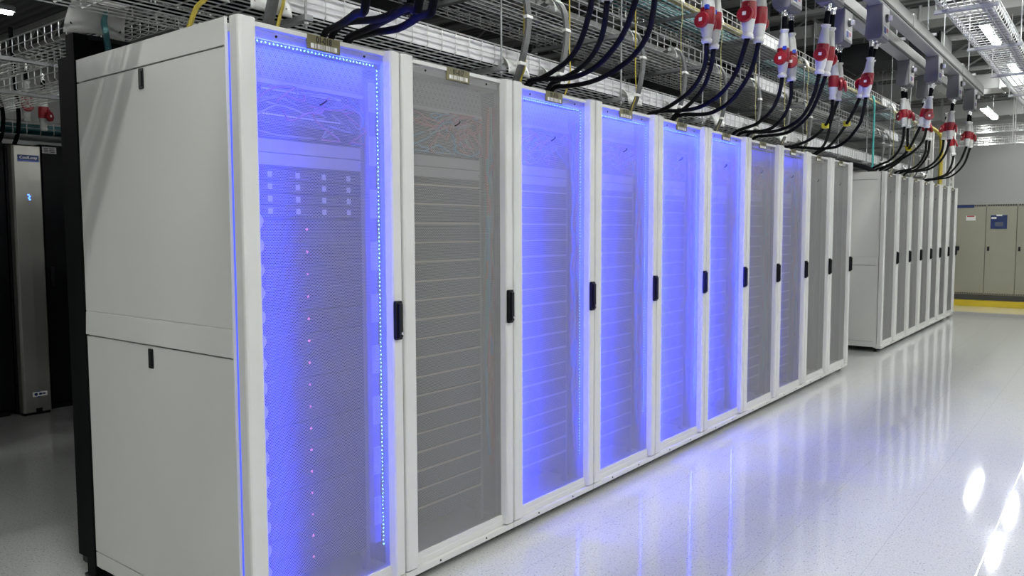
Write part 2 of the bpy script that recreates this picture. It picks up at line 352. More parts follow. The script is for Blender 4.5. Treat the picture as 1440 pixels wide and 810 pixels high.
CABLES = [
  ('R1', [(0.5,0.056,2.39),(0.495,0.067,2.328),(0.488,0.082,2.237),(0.475,0.102,2.147),(0.45,0.126,2.087),(0.41,0.156,2.071),(0.359,0.192,2.079),(0.301,0.23,2.099),(0.241,0.269,2.114),(0.181,0.307,2.123),(0.118,0.347,2.134),(0.052,0.388,2.145),(-0.015,0.428,2.156),(-0.09,0.472,2.169),(-0.17,0.519,2.184),(-0.244,0.561,2.197),(-0.3,0.591,2.202),(-0.331,0.607,2.196),(-0.345,0.611,2.183),(-0.352,0.61,2.168),(-0.36,0.611,2.153),(-0.372,0.615,2.137),(-0.384,0.618,2.121),(-0.393,0.62,2.106),(-0.4,0.621,2.095)]),
  ('R2', [(0.52,0.217,2.39),(0.513,0.23,2.335),(0.502,0.248,2.255),(0.488,0.269,2.175),(0.47,0.287,2.12),(0.447,0.302,2.1),(0.421,0.316,2.102),(0.389,0.33,2.113),(0.353,0.348,2.121),(0.31,0.368,2.125),(0.262,0.392,2.13),(0.21,0.416,2.137),(0.152,0.442,2.146),(0.086,0.47,2.16),(0.013,0.499,2.176),(-0.06,0.528,2.192),(-0.123,0.554,2.204),(-0.177,0.578,2.21),(-0.225,0.6,2.214),(-0.266,0.619,2.214),(-0.3,0.634,2.21),(-0.324,0.643,2.201),(-0.339,0.648,2.187),(-0.349,0.651,2.171),(-0.36,0.654,2.156),(-0.372,0.657,2.14),(-0.384,0.66,2.122),(-0.393,0.662,2.106),(-0.4,0.664,2.095)]),
  ('R3', [(0.63,0.141,2.39),(0.623,0.153,2.327),(0.612,0.171,2.236),(0.598,0.192,2.144),(0.58,0.211,2.083),(0.558,0.226,2.064),(0.532,0.241,2.07),(0.5,0.258,2.086),(0.462,0.28,2.098),(0.417,0.307,2.105),(0.366,0.34,2.113),(0.308,0.375,2.121),(0.245,0.413,2.13),(0.174,0.454,2.14),(0.094,0.5,2.151),(0.013,0.545,2.162),(-0.061,0.585,2.172),(-0.13,0.621,2.182),(-0.196,0.655,2.192),(-0.254,0.684,2.2),(-0.3,0.706,2.201),(-0.328,0.718,2.195),(-0.342,0.723,2.182),(-0.351,0.724,2.167),(-0.36,0.726,2.152),(-0.372,0.729,2.137),(-0.384,0.732,2.121),(-0.393,0.734,2.106),(-0.4,0.736,2.095)]),
  ('R4', [(0.67,0.157,2.39),(0.664,0.169,2.327),(0.655,0.185,2.235),(0.642,0.205,2.142),(0.62,0.227,2.08),(0.589,0.251,2.059),(0.55,0.278,2.062),(0.505,0.307,2.076),(0.456,0.337,2.086),(0.402,0.371,2.091),(0.342,0.407,2.097),(0.28,0.443,2.104),(0.219,0.477,2.112),(0.158,0.508,2.123),(0.095,0.539,2.135),(0.035,0.567,2.148),(-0.019,0.593,2.159),(-0.067,0.615,2.167),(-0.11,0.635,2.174),(-0.149,0.652,2.18),(-0.185,0.668,2.185),(-0.219,0.683,2.191),(-0.249,0.696,2.197),(-0.276,0.707,2.201),(-0.3,0.717,2.2),(-0.319,0.724,2.193),(-0.335,0.729,2.181),(-0.348,0.733,2.166),(-0.36,0.737,2.152),(-0.372,0.74,2.137),(-0.384,0.743,2.121),(-0.393,0.745,2.105),(-0.4,0.747,2.095)]),
  ('Q1', [(0.445,1.34,2.376),(0.445,1.343,2.376),(0.445,1.345,2.375),(0.441,1.354,2.373),(0.427,1.373,2.37),(0.403,1.407,2.362),(0.369,1.451,2.353),(0.331,1.501,2.343),(0.292,1.548,2.332),(0.254,1.594,2.321),(0.214,1.64,2.31),(0.173,1.685,2.299),(0.134,1.724,2.288),(0.098,1.757,2.278),(0.063,1.784,2.268),(0.028,1.809,2.259),(-0.011,1.833,2.249),(-0.057,1.857,2.24),(-0.108,1.879,2.231),(-0.157,1.9,2.222),(-0.199,1.916,2.216),(-0.231,1.928,2.212),(-0.258,1.936,2.21),(-0.28,1.943,2.208),(-0.3,1.949,2.203),(-0.318,1.955,2.193),(-0.334,1.96,2.181),(-0.347,1.965,2.167),(-0.36,1.969,2.153),(-0.372,1.972,2.138),(-0.384,1.975,2.121),(-0.393,1.977,2.106),(-0.4,1.979,2.095)]),
  ('P0', [(0.449,1.46,2.382),(0.416,1.51,2.373),(0.369,1.581,2.361),(0.317,1.659,2.347),(0.267,1.727,2.334),(0.222,1.783,2.321),(0.177,1.835,2.309),(0.132,1.882,2.297),(0.087,1.924,2.286),(0.044,1.959,2.275),(0.002,1.988,2.265),(-0.04,2.013,2.256),(-0.081,2.036,2.248),(-0.123,2.056,2.242),(-0.166,2.074,2.237),(-0.205,2.088,2.233),(-0.237,2.101,2.229),(-0.259,2.109,2.227),(-0.274,2.115,2.227),(-0.287,2.12,2.226),(-0.3,2.124,2.221),(-0.316,2.13,2.21),(-0.331,2.135,2.194),(-0.346,2.14,2.177),(-0.36,2.144,2.16),(-0.372,2.148,2.143),(-0.384,2.151,2.124),(-0.393,2.153,2.107),(-0.4,2.154,2.095)]),
  ('Q3', [(0.634,1.38,2.346),(0.636,1.377,2.346),(0.639,1.371,2.346),(0.637,1.372,2.344),(0.623,1.389,2.339),(0.591,1.43,2.328),(0.546,1.489,2.314),(0.496,1.552,2.298),(0.447,1.607,2.283),(0.401,1.653,2.269),(0.353,1.696,2.255),(0.306,1.735,2.241),(0.262,1.768,2.229),(0.223,1.795,2.219),(0.186,1.816,2.209),(0.151,1.833,2.201),(0.115,1.848,2.195),(0.08,1.861,2.19),(0.046,1.871,2.186),(0.011,1.879,2.184),(-0.026,1.887,2.184),(-0.069,1.896,2.187),(-0.115,1.903,2.193),(-0.16,1.91,2.2),(-0.198,1.915,2.205),(-0.23,1.92,2.208),(-0.256,1.923,2.211),(-0.279,1.926,2.211),(-0.3,1.93,2.208),(-0.318,1.935,2.199),(-0.334,1.94,2.185),(-0.347,1.945,2.17),(-0.36,1.95,2.155),(-0.372,1.953,2.139),(-0.384,1.956,2.122),(-0.393,1.958,2.106),(-0.4,1.96,2.095)]),
  ('Q4', [(0.652,1.5,2.37),(0.654,1.497,2.37),(0.657,1.491,2.37),(0.656,1.493,2.368),(0.641,1.515,2.364),(0.61,1.567,2.354),(0.566,1.639,2.341),(0.517,1.717,2.327),(0.471,1.783,2.313),(0.428,1.834,2.3),(0.387,1.879,2.287),(0.344,1.919,2.275),(0.3,1.955,2.262),(0.252,1.988,2.25),(0.202,2.017,2.239),(0.153,2.042,2.228),(0.106,2.063,2.219),(0.064,2.081,2.212),(0.024,2.095,2.206),(-0.015,2.106,2.202),(-0.054,2.116,2.199),(-0.094,2.125,2.198),(-0.135,2.133,2.199),(-0.173,2.139,2.2),(-0.207,2.145,2.202),(-0.235,2.149,2.204),(-0.259,2.152,2.208),(-0.28,2.155,2.209),(-0.3,2.158,2.207),(-0.318,2.163,2.198),(-0.333,2.169,2.185),(-0.347,2.174,2.169),(-0.36,2.178,2.155),(-0.372,2.182,2.139),(-0.384,2.185,2.122),(-0.393,2.187,2.106),(-0.4,2.188,2.095)]),
  ('P1', [(0.44,2.47,2.393),(0.42,2.514,2.385),(0.392,2.578,2.374),(0.359,2.648,2.362),(0.326,2.712,2.349),(0.294,2.769,2.337),(0.259,2.824,2.324),(0.224,2.876,2.312),(0.189,2.923,2.299),(0.154,2.964,2.287),(0.119,3.001,2.275),(0.084,3.034,2.264),(0.049,3.064,2.253),(0.013,3.092,2.244),(-0.022,3.116,2.235),(-0.057,3.138,2.226),(-0.09,3.159,2.219),(-0.122,3.178,2.212),(-0.154,3.194,2.205),(-0.184,3.209,2.2),(-0.211,3.222,2.196),(-0.236,3.233,2.194),(-0.259,3.241,2.194),(-0.281,3.248,2.193),(-0.3,3.255,2.189),(-0.317,3.261,2.182),(-0.333,3.266,2.171),(-0.347,3.271,2.16),(-0.36,3.275,2.148),(-0.372,3.278,2.134),(-0.384,3.281,2.119),(-0.393,3.283,2.105),(-0.4,3.285,2.095)]),
  ('P2', [(0.44,2.56,2.38),(0.416,2.611,2.374),(0.382,2.683,2.366),(0.341,2.767,2.357),(0.298,2.849,2.347),(0.252,2.933,2.337),(0.201,3.023,2.326),(0.149,3.11,2.315),(0.101,3.187,2.305),(0.057,3.25,2.295),(0.016,3.304,2.286),(-0.024,3.351,2.278),(-0.06,3.394,2.27),(-0.093,3.432,2.263),(-0.123,3.464,2.257),(-0.151,3.493,2.252),(-0.18,3.521,2.246),(-0.212,3.551,2.242),(-0.244,3.581,2.239),(-0.274,3.607,2.235),(-0.3,3.627,2.227),(-0.32,3.638,2.214),(-0.335,3.643,2.198),(-0.348,3.645,2.18),(-0.36,3.647,2.163),(-0.372,3.65,2.144),(-0.384,3.653,2.125),(-0.393,3.655,2.107),(-0.4,3.657,2.095)]),
  ('P3', [(0.646,2.5,2.393),(0.613,2.561,2.38),(0.567,2.648,2.36),(0.515,2.743,2.34),(0.47,2.822,2.321),(0.432,2.883,2.307),(0.397,2.936,2.294),(0.363,2.983,2.281),(0.329,3.026,2.27),(0.295,3.064,2.258),(0.262,3.097,2.246),(0.23,3.126,2.236),(0.196,3.152,2.226),(0.162,3.177,2.217),(0.127,3.198,2.208),(0.092,3.216,2.201),(0.057,3.233,2.195),(0.022,3.247,2.192),(-0.014,3.258,2.191),(-0.049,3.269,2.191),(-0.086,3.279,2.193),(-0.126,3.289,2.196),(-0.168,3.299,2.201),(-0.207,3.308,2.206),(-0.239,3.316,2.209),(-0.261,3.322,2.21),(-0.275,3.326,2.21),(-0.287,3.33,2.208),(-0.3,3.334,2.203),(-0.316,3.339,2.194),(-0.331,3.344,2.181),(-0.346,3.349,2.167),(-0.36,3.354,2.153),(-0.372,3.357,2.138),(-0.384,3.36,2.121),(-0.393,3.362,2.106),(-0.4,3.364,2.095)]),
  ('P4', [(0.652,2.64,2.396),(0.624,2.701,2.385),(0.583,2.788,2.37),(0.537,2.883,2.354),(0.492,2.968,2.338),(0.451,3.04,2.323),(0.408,3.108,2.309),(0.366,3.172,2.295),(0.325,3.229,2.282),(0.288,3.279,2.269),(0.253,3.323,2.256),(0.218,3.363,2.245),(0.182,3.399,2.234),(0.144,3.432,2.223),(0.104,3.461,2.213),(0.064,3.486,2.205),(0.028,3.507,2.199),(-0.003,3.523,2.196),(-0.032,3.535,2.196),(-0.06,3.544,2.197),(-0.089,3.554,2.199),(-0.121,3.565,2.203),(-0.155,3.576,2.208),(-0.188,3.586,2.213),(-0.217,3.596,2.216),(-0.241,3.605,2.216),(-0.263,3.613,2.216),(-0.282,3.621,2.213),(-0.3,3.628,2.207),(-0.317,3.634,2.198),(-0.333,3.639,2.184),(-0.347,3.644,2.17),(-0.36,3.648,2.155),(-0.372,3.651,2.139),(-0.384,3.654,2.122),(-0.393,3.656,2.106),(-0.4,3.658,2.095)]),
  ('P5', [(0.436,3.624,2.391),(0.413,3.684,2.382),(0.38,3.769,2.37),(0.341,3.865,2.356),(0.303,3.954,2.342),(0.264,4.036,2.329),(0.223,4.119,2.315),(0.181,4.197,2.301),(0.141,4.266,2.289),(0.103,4.324,2.278),(0.067,4.373,2.268),(0.032,4.415,2.258),(0,4.453,2.25),(-0.025,4.482,2.244),(-0.044,4.503,2.24),(-0.066,4.523,2.236),(-0.096,4.549,2.231),(-0.143,4.587,2.228),(-0.2,4.631,2.225),(-0.257,4.673,2.221),(-0.3,4.703,2.213),(-0.326,4.718,2.202),(-0.34,4.722,2.188),(-0.35,4.722,2.173),(-0.36,4.723,2.157),(-0.372,4.726,2.141),(-0.384,4.729,2.123),(-0.393,4.731,2.106),(-0.4,4.733,2.095)]),
  ('P6', [(0.456,3.74,2.383),(0.433,3.81,2.373),(0.4,3.91,2.359),(0.362,4.021,2.344),(0.324,4.121,2.328),(0.286,4.21,2.312),(0.246,4.298,2.295),(0.206,4.379,2.278),(0.167,4.449,2.263),(0.128,4.507,2.249),(0.091,4.555,2.235),(0.055,4.594,2.223),(0.022,4.628,2.213),(-0.007,4.653,2.207),(-0.033,4.67,2.204),(-0.057,4.683,2.202),(-0.081,4.696,2.201),(-0.103,4.709,2.201),(-0.123,4.719,2.203),(-0.144,4.73,2.205),(-0.169,4.742,2.207),(-0.201,4.758,2.21),(-0.236,4.776,2.213),(-0.271,4.793,2.215),(-0.3,4.807,2.212),(-0.32,4.815,2.203),(-0.336,4.82,2.189),(-0.348,4.824,2.173),(-0.36,4.827,2.157),(-0.372,4.83,2.14),(-0.384,4.833,2.122),(-0.393,4.835,2.106),(-0.4,4.837,2.095)]),
  ('P7', [(0.653,3.662,2.392),(0.622,3.747,2.381),(0.577,3.868,2.366),(0.527,4.002,2.348),(0.478,4.124,2.332),(0.43,4.232,2.315),(0.381,4.338,2.299),(0.333,4.435,2.283),(0.288,4.518,2.269),(0.248,4.582,2.257),(0.211,4.631,2.246),(0.175,4.672,2.236),(0.138,4.711,2.229),(0.098,4.749,2.222),(0.057,4.783,2.217),(0.016,4.814,2.213),(-0.023,4.843,2.211),(-0.061,4.869,2.211),(-0.097,4.891,2.213),(-0.133,4.912,2.217),(-0.168,4.932,2.219),(-0.203,4.953,2.224),(-0.239,4.973,2.23),(-0.272,4.991,2.233),(-0.3,5.006,2.231),(-0.321,5.015,2.22),(-0.336,5.019,2.203),(-0.348,5.022,2.183),(-0.36,5.026,2.164),(-0.372,5.029,2.146),(-0.384,5.032,2.126),(-0.393,5.034,2.108),(-0.4,5.036,2.095)]),
  ('P8', [(0.662,3.763,2.393),(0.633,3.834,2.382),(0.592,3.937,2.367),(0.546,4.051,2.35),(0.5,4.159,2.334),(0.456,4.26,2.319),(0.411,4.362,2.304),(0.366,4.46,2.289),(0.321,4.548,2.274),(0.276,4.624,2.26),(0.231,4.691,2.245),(0.187,4.751,2.232),(0.146,4.803,2.221),(0.109,4.845,2.212),(0.075,4.878,2.204),(0.041,4.907,2.199),(0.001,4.937,2.196),(-0.047,4.97,2.196),(-0.102,5.004,2.199),(-0.156,5.035,2.203),(-0.2,5.061,2.205),(-0.233,5.081,2.207),(-0.259,5.096,2.21),(-0.28,5.108,2.21),(-0.3,5.118,2.206),(-0.318,5.126,2.197),(-0.334,5.131,2.184),(-0.347,5.135,2.169),(-0.36,5.138,2.154),(-0.372,5.142,2.139),(-0.384,5.145,2.122),(-0.393,5.147,2.106),(-0.4,5.148,2.095)]),
  ('P9', [(0.414,4.79,2.404),(0.395,4.857,2.394),(0.368,4.953,2.379),(0.336,5.059,2.362),(0.302,5.155,2.344),(0.266,5.239,2.327),(0.228,5.321,2.308),(0.187,5.397,2.289),(0.146,5.465,2.272),(0.105,5.525,2.255),(0.062,5.576,2.239),(0.019,5.622,2.225),(-0.023,5.663,2.212),(-0.067,5.7,2.202),(-0.112,5.733,2.194),(-0.156,5.76,2.187),(-0.194,5.784,2.183),(-0.226,5.803,2.181),(-0.254,5.818,2.183),(-0.278,5.83,2.184),(-0.3,5.839,2.182),(-0.319,5.847,2.175),(-0.334,5.852,2.166),(-0.347,5.856,2.156),(-0.36,5.859,2.145),(-0.372,5.863,2.132),(-0.384,5.866,2.118),(-0.393,5.868,2.104),(-0.4,5.869,2.095)]),
  ('P10', [(0.419,4.907,2.408),(0.375,5.028,2.395),(0.311,5.203,2.376),(0.241,5.396,2.355),(0.18,5.569,2.337),(0.13,5.72,2.322),(0.083,5.865,2.309),(0.04,6.001,2.296),(-0.001,6.122,2.284),(-0.038,6.226,2.271),(-0.072,6.314,2.259),(-0.105,6.394,2.247),(-0.14,6.47,2.236),(-0.181,6.549,2.224),(-0.225,6.625,2.213),(-0.266,6.69,2.202),(-0.3,6.738,2.191),(-0.323,6.761,2.18),(-0.338,6.764,2.17),(-0.349,6.76,2.16),(-0.36,6.758,2.148),(-0.372,6.762,2.135),(-0.384,6.764,2.119),(-0.393,6.767,2.105),(-0.4,6.768,2.095)]),
  ('P12', [(0.57,4.937,2.417),(0.539,5.022,2.408),(0.495,5.143,2.396),(0.443,5.284,2.382),(0.388,5.428,2.368),(0.328,5.582,2.353),(0.262,5.749,2.337),(0.195,5.915,2.321),(0.13,6.068,2.305),(0.068,6.206,2.288),(0.008,6.334,2.271),(-0.051,6.452,2.255),(-0.107,6.555,2.24),(-0.161,6.645,2.23),(-0.214,6.722,2.222),(-0.262,6.784,2.214),(-0.3,6.83,2.205),(-0.325,6.853,2.193),(-0.34,6.856,2.181),(-0.35,6.851,2.168),(-0.36,6.85,2.154),(-0.372,6.853,2.138),(-0.384,6.856,2.121),(-0.393,6.858,2.106),(-0.4,6.86,2.095)]),
  ('P11', [(0.638,4.839,2.403),(0.608,4.939,2.387),(0.566,5.085,2.364),(0.521,5.237,2.339),(0.484,5.355,2.32),(0.461,5.425,2.307),(0.445,5.468,2.299),(0.43,5.503,2.292),(0.407,5.55,2.281),(0.373,5.616,2.264),(0.333,5.69,2.244),(0.292,5.763,2.224),(0.253,5.822,2.207),(0.219,5.864,2.193),(0.188,5.895,2.181),(0.156,5.92,2.171),(0.121,5.943,2.164),(0.081,5.965,2.161),(0.04,5.983,2.161),(-0.006,5.999,2.163),(-0.056,6.018,2.167),(-0.116,6.041,2.176),(-0.185,6.066,2.188),(-0.25,6.089,2.199),(-0.3,6.106,2.203),(-0.328,6.117,2.197),(-0.343,6.121,2.184),(-0.351,6.124,2.168),(-0.36,6.126,2.153),(-0.372,6.13,2.138),(-0.384,6.133,2.121),(-0.393,6.135,2.106),(-0.4,6.136,2.095)]),
  ('P13', [(0.455,7.03,2.426),(0.421,7.182,2.412),(0.373,7.403,2.392),(0.32,7.639,2.371),(0.271,7.84,2.351),(0.229,7.995,2.334),(0.188,8.13,2.317),(0.149,8.25,2.302),(0.11,8.359,2.287),(0.071,8.457,2.273),(0.032,8.541,2.259),(-0.005,8.616,2.247),(-0.041,8.682,2.237),(-0.075,8.74,2.23),(-0.108,8.786,2.225),(-0.14,8.829,2.22),(-0.172,8.873,2.215),(-0.206,8.923,2.209),(-0.24,8.975,2.204),(-0.273,9.021,2.198),(-0.3,9.055,2.19),(-0.32,9.072,2.181),(-0.336,9.076,2.171),(-0.348,9.075,2.16),(-0.36,9.075,2.148),(-0.372,9.079,2.134),(-0.384,9.082,2.119),(-0.393,9.084,2.105),(-0.4,9.085,2.095)]),
  ('P14', [(0.474,7.094,2.417),(0.447,7.228,2.409),(0.407,7.42,2.397),(0.363,7.632,2.384),(0.324,7.826,2.372),(0.29,7.996,2.363),(0.258,8.162,2.355),(0.227,8.32,2.347),(0.194,8.466,2.338),(0.161,8.597,2.327),(0.128,8.717,2.315),(0.094,8.829,2.303),(0.058,8.939,2.291),(0.02,9.047,2.279),(-0.02,9.152,2.266),(-0.062,9.253,2.254),(-0.106,9.351,2.242),(-0.155,9.453,2.232),(-0.209,9.556,2.222),(-0.26,9.648,2.213),(-0.3,9.713,2.203),(-0.325,9.742,2.191),(-0.34,9.745,2.179),(-0.35,9.736,2.166),(-0.36,9.733,2.153),(-0.372,9.736,2.138),(-0.384,9.739,2.121),(-0.393,9.741,2.106),(-0.4,9.743,2.095)]),
  ('P16', [(0.584,7.08,2.421),(0.559,7.168,2.411),(0.523,7.295,2.396),(0.481,7.442,2.379),(0.437,7.594,2.362),(0.389,7.759,2.345),(0.336,7.94,2.326),(0.282,8.12,2.308),(0.229,8.278,2.291),(0.178,8.408,2.276),(0.128,8.521,2.262),(0.078,8.623,2.249),(0.027,8.723,2.236),(-0.028,8.823,2.224),(-0.086,8.92,2.213),(-0.141,9.008,2.203),(-0.188,9.081,2.195),(-0.224,9.137,2.19),(-0.254,9.178,2.189),(-0.278,9.209,2.187),(-0.3,9.232,2.183),(-0.319,9.247,2.176),(-0.335,9.251,2.167),(-0.348,9.251,2.156),(-0.36,9.252,2.145),(-0.372,9.256,2.132),(-0.384,9.259,2.118),(-0.393,9.261,2.104),(-0.4,9.262,2.095)]),
  ('P15', [(0.655,6.997,2.393),(0.626,7.13,2.384),(0.585,7.322,2.37),(0.538,7.532,2.356),(0.491,7.719,2.342),(0.444,7.875,2.33),(0.395,8.022,2.318),(0.346,8.159,2.307),(0.299,8.284,2.297),(0.258,8.391,2.289),(0.219,8.482,2.282),(0.178,8.57,2.275),(0.133,8.668,2.268),(0.078,8.782,2.258),(0.018,8.906,2.248),(-0.043,9.028,2.238),(-0.101,9.139,2.228),(-0.156,9.242,2.221),(-0.211,9.341,2.214),(-0.261,9.425,2.207),(-0.3,9.486,2.198),(-0.325,9.514,2.188),(-0.34,9.517,2.176),(-0.35,9.509,2.164),(-0.36,9.506,2.151),(-0.372,9.509,2.137),(-0.384,9.512,2.12),(-0.393,9.514,2.105),(-0.4,9.516,2.095)]),
  ('P21', [(0.485,7.95,2.375),(0.455,8.11,2.365),(0.412,8.341,2.35),(0.363,8.595,2.333),(0.315,8.824,2.317),(0.267,9.022,2.301),(0.217,9.214,2.283),(0.167,9.392,2.266),(0.118,9.549,2.252),(0.073,9.676,2.24),(0.029,9.779,2.229),(-0.015,9.872,2.221),(-0.064,9.968,2.215),(-0.124,10.076,2.215),(-0.19,10.188,2.22),(-0.252,10.287,2.223),(-0.3,10.358,2.221),(-0.328,10.389,2.211),(-0.342,10.391,2.195),(-0.351,10.382,2.178),(-0.36,10.378,2.16),(-0.372,10.381,2.143),(-0.384,10.384,2.124),(-0.393,10.386,2.107),(-0.4,10.388,2.095)]),
  ('P22', [(0.5,8.02,2.373),(0.469,8.192,2.363),(0.424,8.44,2.35),(0.372,8.711,2.334),(0.321,8.957,2.318),(0.27,9.17,2.303),(0.216,9.376,2.286),(0.162,9.568,2.27),(0.111,9.738,2.256),(0.065,9.878,2.243),(0.023,9.995,2.231),(-0.02,10.1,2.221),(-0.068,10.206,2.215),(-0.126,10.322,2.216),(-0.191,10.439,2.222),(-0.253,10.543,2.228),(-0.3,10.617,2.226),(-0.328,10.649,2.216),(-0.342,10.652,2.199),(-0.35,10.642,2.18),(-0.36,10.637,2.162),(-0.372,10.64,2.144),(-0.384,10.643,2.125),(-0.393,10.645,2.107),(-0.4,10.647,2.095)]),
  ('P18', [(0.6,8.23,2.392),(0.574,8.375,2.381),(0.538,8.583,2.366),(0.495,8.811,2.348),(0.453,9.013,2.331),(0.411,9.184,2.315),(0.366,9.345,2.298),(0.32,9.494,2.281),(0.274,9.631,2.266),(0.229,9.752,2.253),(0.183,9.858,2.24),(0.136,9.956,2.229),(0.088,10.048,2.222),(0.038,10.136,2.217),(-0.014,10.217,2.216),(-0.066,10.292,2.217),(-0.116,10.364,2.217),(-0.166,10.437,2.22),(-0.217,10.509,2.226),(-0.263,10.571,2.229),(-0.3,10.617,2.226),(-0.324,10.638,2.215),(-0.339,10.642,2.199),(-0.349,10.638,2.18),(-0.36,10.637,2.162),(-0.372,10.64,2.144),(-0.384,10.643,2.125),(-0.393,10.645,2.107),(-0.4,10.647,2.095)]),
  ('P17', [(0.67,8.157,2.388),(0.638,8.326,2.377),(0.591,8.569,2.36),(0.538,8.835,2.342),(0.488,9.071,2.325),(0.441,9.267,2.31),(0.394,9.451,2.294),(0.346,9.622,2.279),(0.297,9.779,2.266),(0.248,9.92,2.254),(0.199,10.047,2.242),(0.149,10.162,2.232),(0.099,10.27,2.225),(0.048,10.369,2.222),(-0.003,10.458,2.223),(-0.054,10.542,2.225),(-0.104,10.624,2.227),(-0.157,10.711,2.23),(-0.211,10.798,2.235),(-0.261,10.876,2.237),(-0.3,10.931,2.234),(-0.325,10.957,2.222),(-0.34,10.96,2.205),(-0.35,10.954,2.185),(-0.36,10.951,2.166),(-0.372,10.955,2.146),(-0.384,10.957,2.126),(-0.393,10.96,2.108),(-0.4,10.961,2.095)]),
  ('P23', [(0.55,9.2,2.298),(0.518,9.386,2.29),(0.472,9.652,2.279),(0.419,9.95,2.267),(0.367,10.229,2.255),(0.315,10.486,2.243),(0.261,10.745,2.23),(0.205,10.994,2.218),(0.148,11.219,2.209),(0.091,11.413,2.205),(0.032,11.586,2.203),(-0.027,11.745,2.203),(-0.084,11.9,2.204),(-0.143,12.063,2.206),(-0.203,12.225,2.209),(-0.257,12.367,2.211),(-0.3,12.468,2.209),(-0.326,12.511,2.2),(-0.341,12.513,2.186),(-0.35,12.496,2.171),(-0.36,12.488,2.155),(-0.372,12.491,2.139),(-0.384,12.494,2.122),(-0.393,12.496,2.106),(-0.4,12.498,2.095)]),
  ('P19', [(0.677,9.22,2.399),(0.64,9.411,2.385),(0.586,9.687,2.365),(0.527,9.987,2.344),(0.471,10.251,2.324),(0.42,10.468,2.307),(0.37,10.67,2.291),(0.321,10.857,2.276),(0.273,11.03,2.261),(0.227,11.187,2.247),(0.182,11.328,2.233),(0.137,11.458,2.221),(0.09,11.581,2.211),(0.039,11.696,2.205),(-0.014,11.801,2.201),(-0.067,11.899,2.2),(-0.118,11.992,2.199),(-0.168,12.083,2.201),(-0.218,12.17,2.205),(-0.264,12.246,2.208),(-0.3,12.3,2.206),(-0.324,12.326,2.197),(-0.339,12.329,2.184),(-0.349,12.323,2.169),(-0.36,12.32,2.154),(-0.372,12.324,2.139),(-0.384,12.326,2.121),(-0.393,12.329,2.106),(-0.4,12.33,2.095)]),
  ('P20', [(0.703,9.3,2.387),(0.664,9.519,2.373),(0.608,9.835,2.352),(0.546,10.175,2.33),(0.49,10.463,2.31),(0.443,10.682,2.293),(0.398,10.871,2.278),(0.354,11.042,2.264),(0.308,11.206,2.25),(0.259,11.366,2.236),(0.209,11.516,2.222),(0.158,11.656,2.209),(0.104,11.788,2.2),(0.046,11.912,2.197),(-0.015,12.027,2.198),(-0.075,12.133,2.2),(-0.13,12.23,2.201),(-0.179,12.321,2.202),(-0.226,12.404,2.204),(-0.267,12.475,2.204),(-0.3,12.526,2.2),(-0.323,12.551,2.192),(-0.338,12.554,2.18),(-0.349,12.548,2.166),(-0.36,12.546,2.152),(-0.372,12.549,2.137),(-0.384,12.552,2.121),(-0.393,12.554,2.105),(-0.4,12.556,2.095)]),
]
CAM_P = (2.20089,-1.45462,1.42561)
CAM_R = (0.790595,0.612333,-0.00277555)
CAM_U = (-0.0418434,0.0585458,0.997407)
CAM_F = (-0.610908,0.788429,-0.0719081)
EXPO = 0.08
# ------------------------------------------------------------------ the setting
ROOM_X0, ROOM_X1, ROOM_Y0, ROOM_Y1, ROOM_Z = -13.0, 6.0, -5.0, 21.0, 4.45
def struct(name, mb, m): return tag(mb.build(name, m), kind='structure')
struct('floor', MB().box(ROOM_X0, ROOM_X1, ROOM_Y0, ROOM_Y1, -0.1, 0), 'floor')
struct('trim_2', MB().box(1.7655, 1.7705, ROOM_Y0, 15.4, 0, 0.0012), 'chrome')
struct('ceiling', MB().box(ROOM_X0, ROOM_X1, ROOM_Y0, ROOM_Y1, ROOM_Z, ROOM_Z + 0.1), 'deck')
struct('wall_back', MB().box(ROOM_X0, ROOM_X1, ROOM_Y1, ROOM_Y1 + 0.1, 0, ROOM_Z), 'wall')
struct('wall_front', MB().box(ROOM_X0, ROOM_X1, ROOM_Y0 - 0.1, ROOM_Y0, 0, ROOM_Z), 'wall')
struct('wall_left', MB().box(ROOM_X0 - 0.1, ROOM_X0, ROOM_Y0, ROOM_Y1, 0, ROOM_Z), 'wall')
struct('wall_right', MB().box(ROOM_X1, ROOM_X1 + 0.1, ROOM_Y0, ROOM_Y1, 0, ROOM_Z), 'wall')

# ------------------------------------------------------------------ server cabinets
W, H, D = 0.70, 2.10, 1.08
cab0 = thing('server_cabinet', 'x', 'server cabinet')
f = MB()
for y0, y1 in ((0.003, 0.035), (0.665, 0.697)):
    f.box(-0.085, -0.055, y0, y1, 0.05, 2.075); f.box(-D, -D + 0.04, y0, y1, 0.05, 2.075)
f.box(-D, -0.052, 0.003, 0.697, 2.055, 2.08)
f.box(-D, -0.052, 0.003, 0.697, 0.07, 0.085)
f.box(-0.060, -0.004, 0.002, 0.698, 0.042, 0.068)          # front base rail under the door
f.box(-0.060, -0.022, 0.002, 0.698, 0.068, 0.092)
f.build('frame', 'white', cab0, bevel=0.0015)
l = MB()
l.box(-D + 0.04, -0.086, 0.004, 0.008, 0.085, 2.055); l.box(-D + 0.04, -0.086, 0.692, 0.696, 0.085, 2.055)
l.box(-D + 0.004, -D + 0.008, 0.02, 0.68, 0.085, 2.055)
l.build('lining', 'inside', cab0)
for x in (-0.075, -1.0):
    for y in (0.055, 0.645):
        c = MB(); c.lathe([(0.005, -0.014), (0.026, -0.014), (0.029, -0.009), (0.029, 0.009), (0.026, 0.014), (0.005, 0.014)], (x, y, 0.029), (1, 0.25, 0), 16)
        c.box(x - 0.02, x + 0.02, y - 0.006, y + 0.006, 0.028, 0.066).lathe([(0.011, 0), (0.011, 0.02)], (x + 0.02, y + 0.02, 0.03), (0, 0, 1), 10)
        c.build('caster', 'black', cab0, smooth=True)
door = MB()
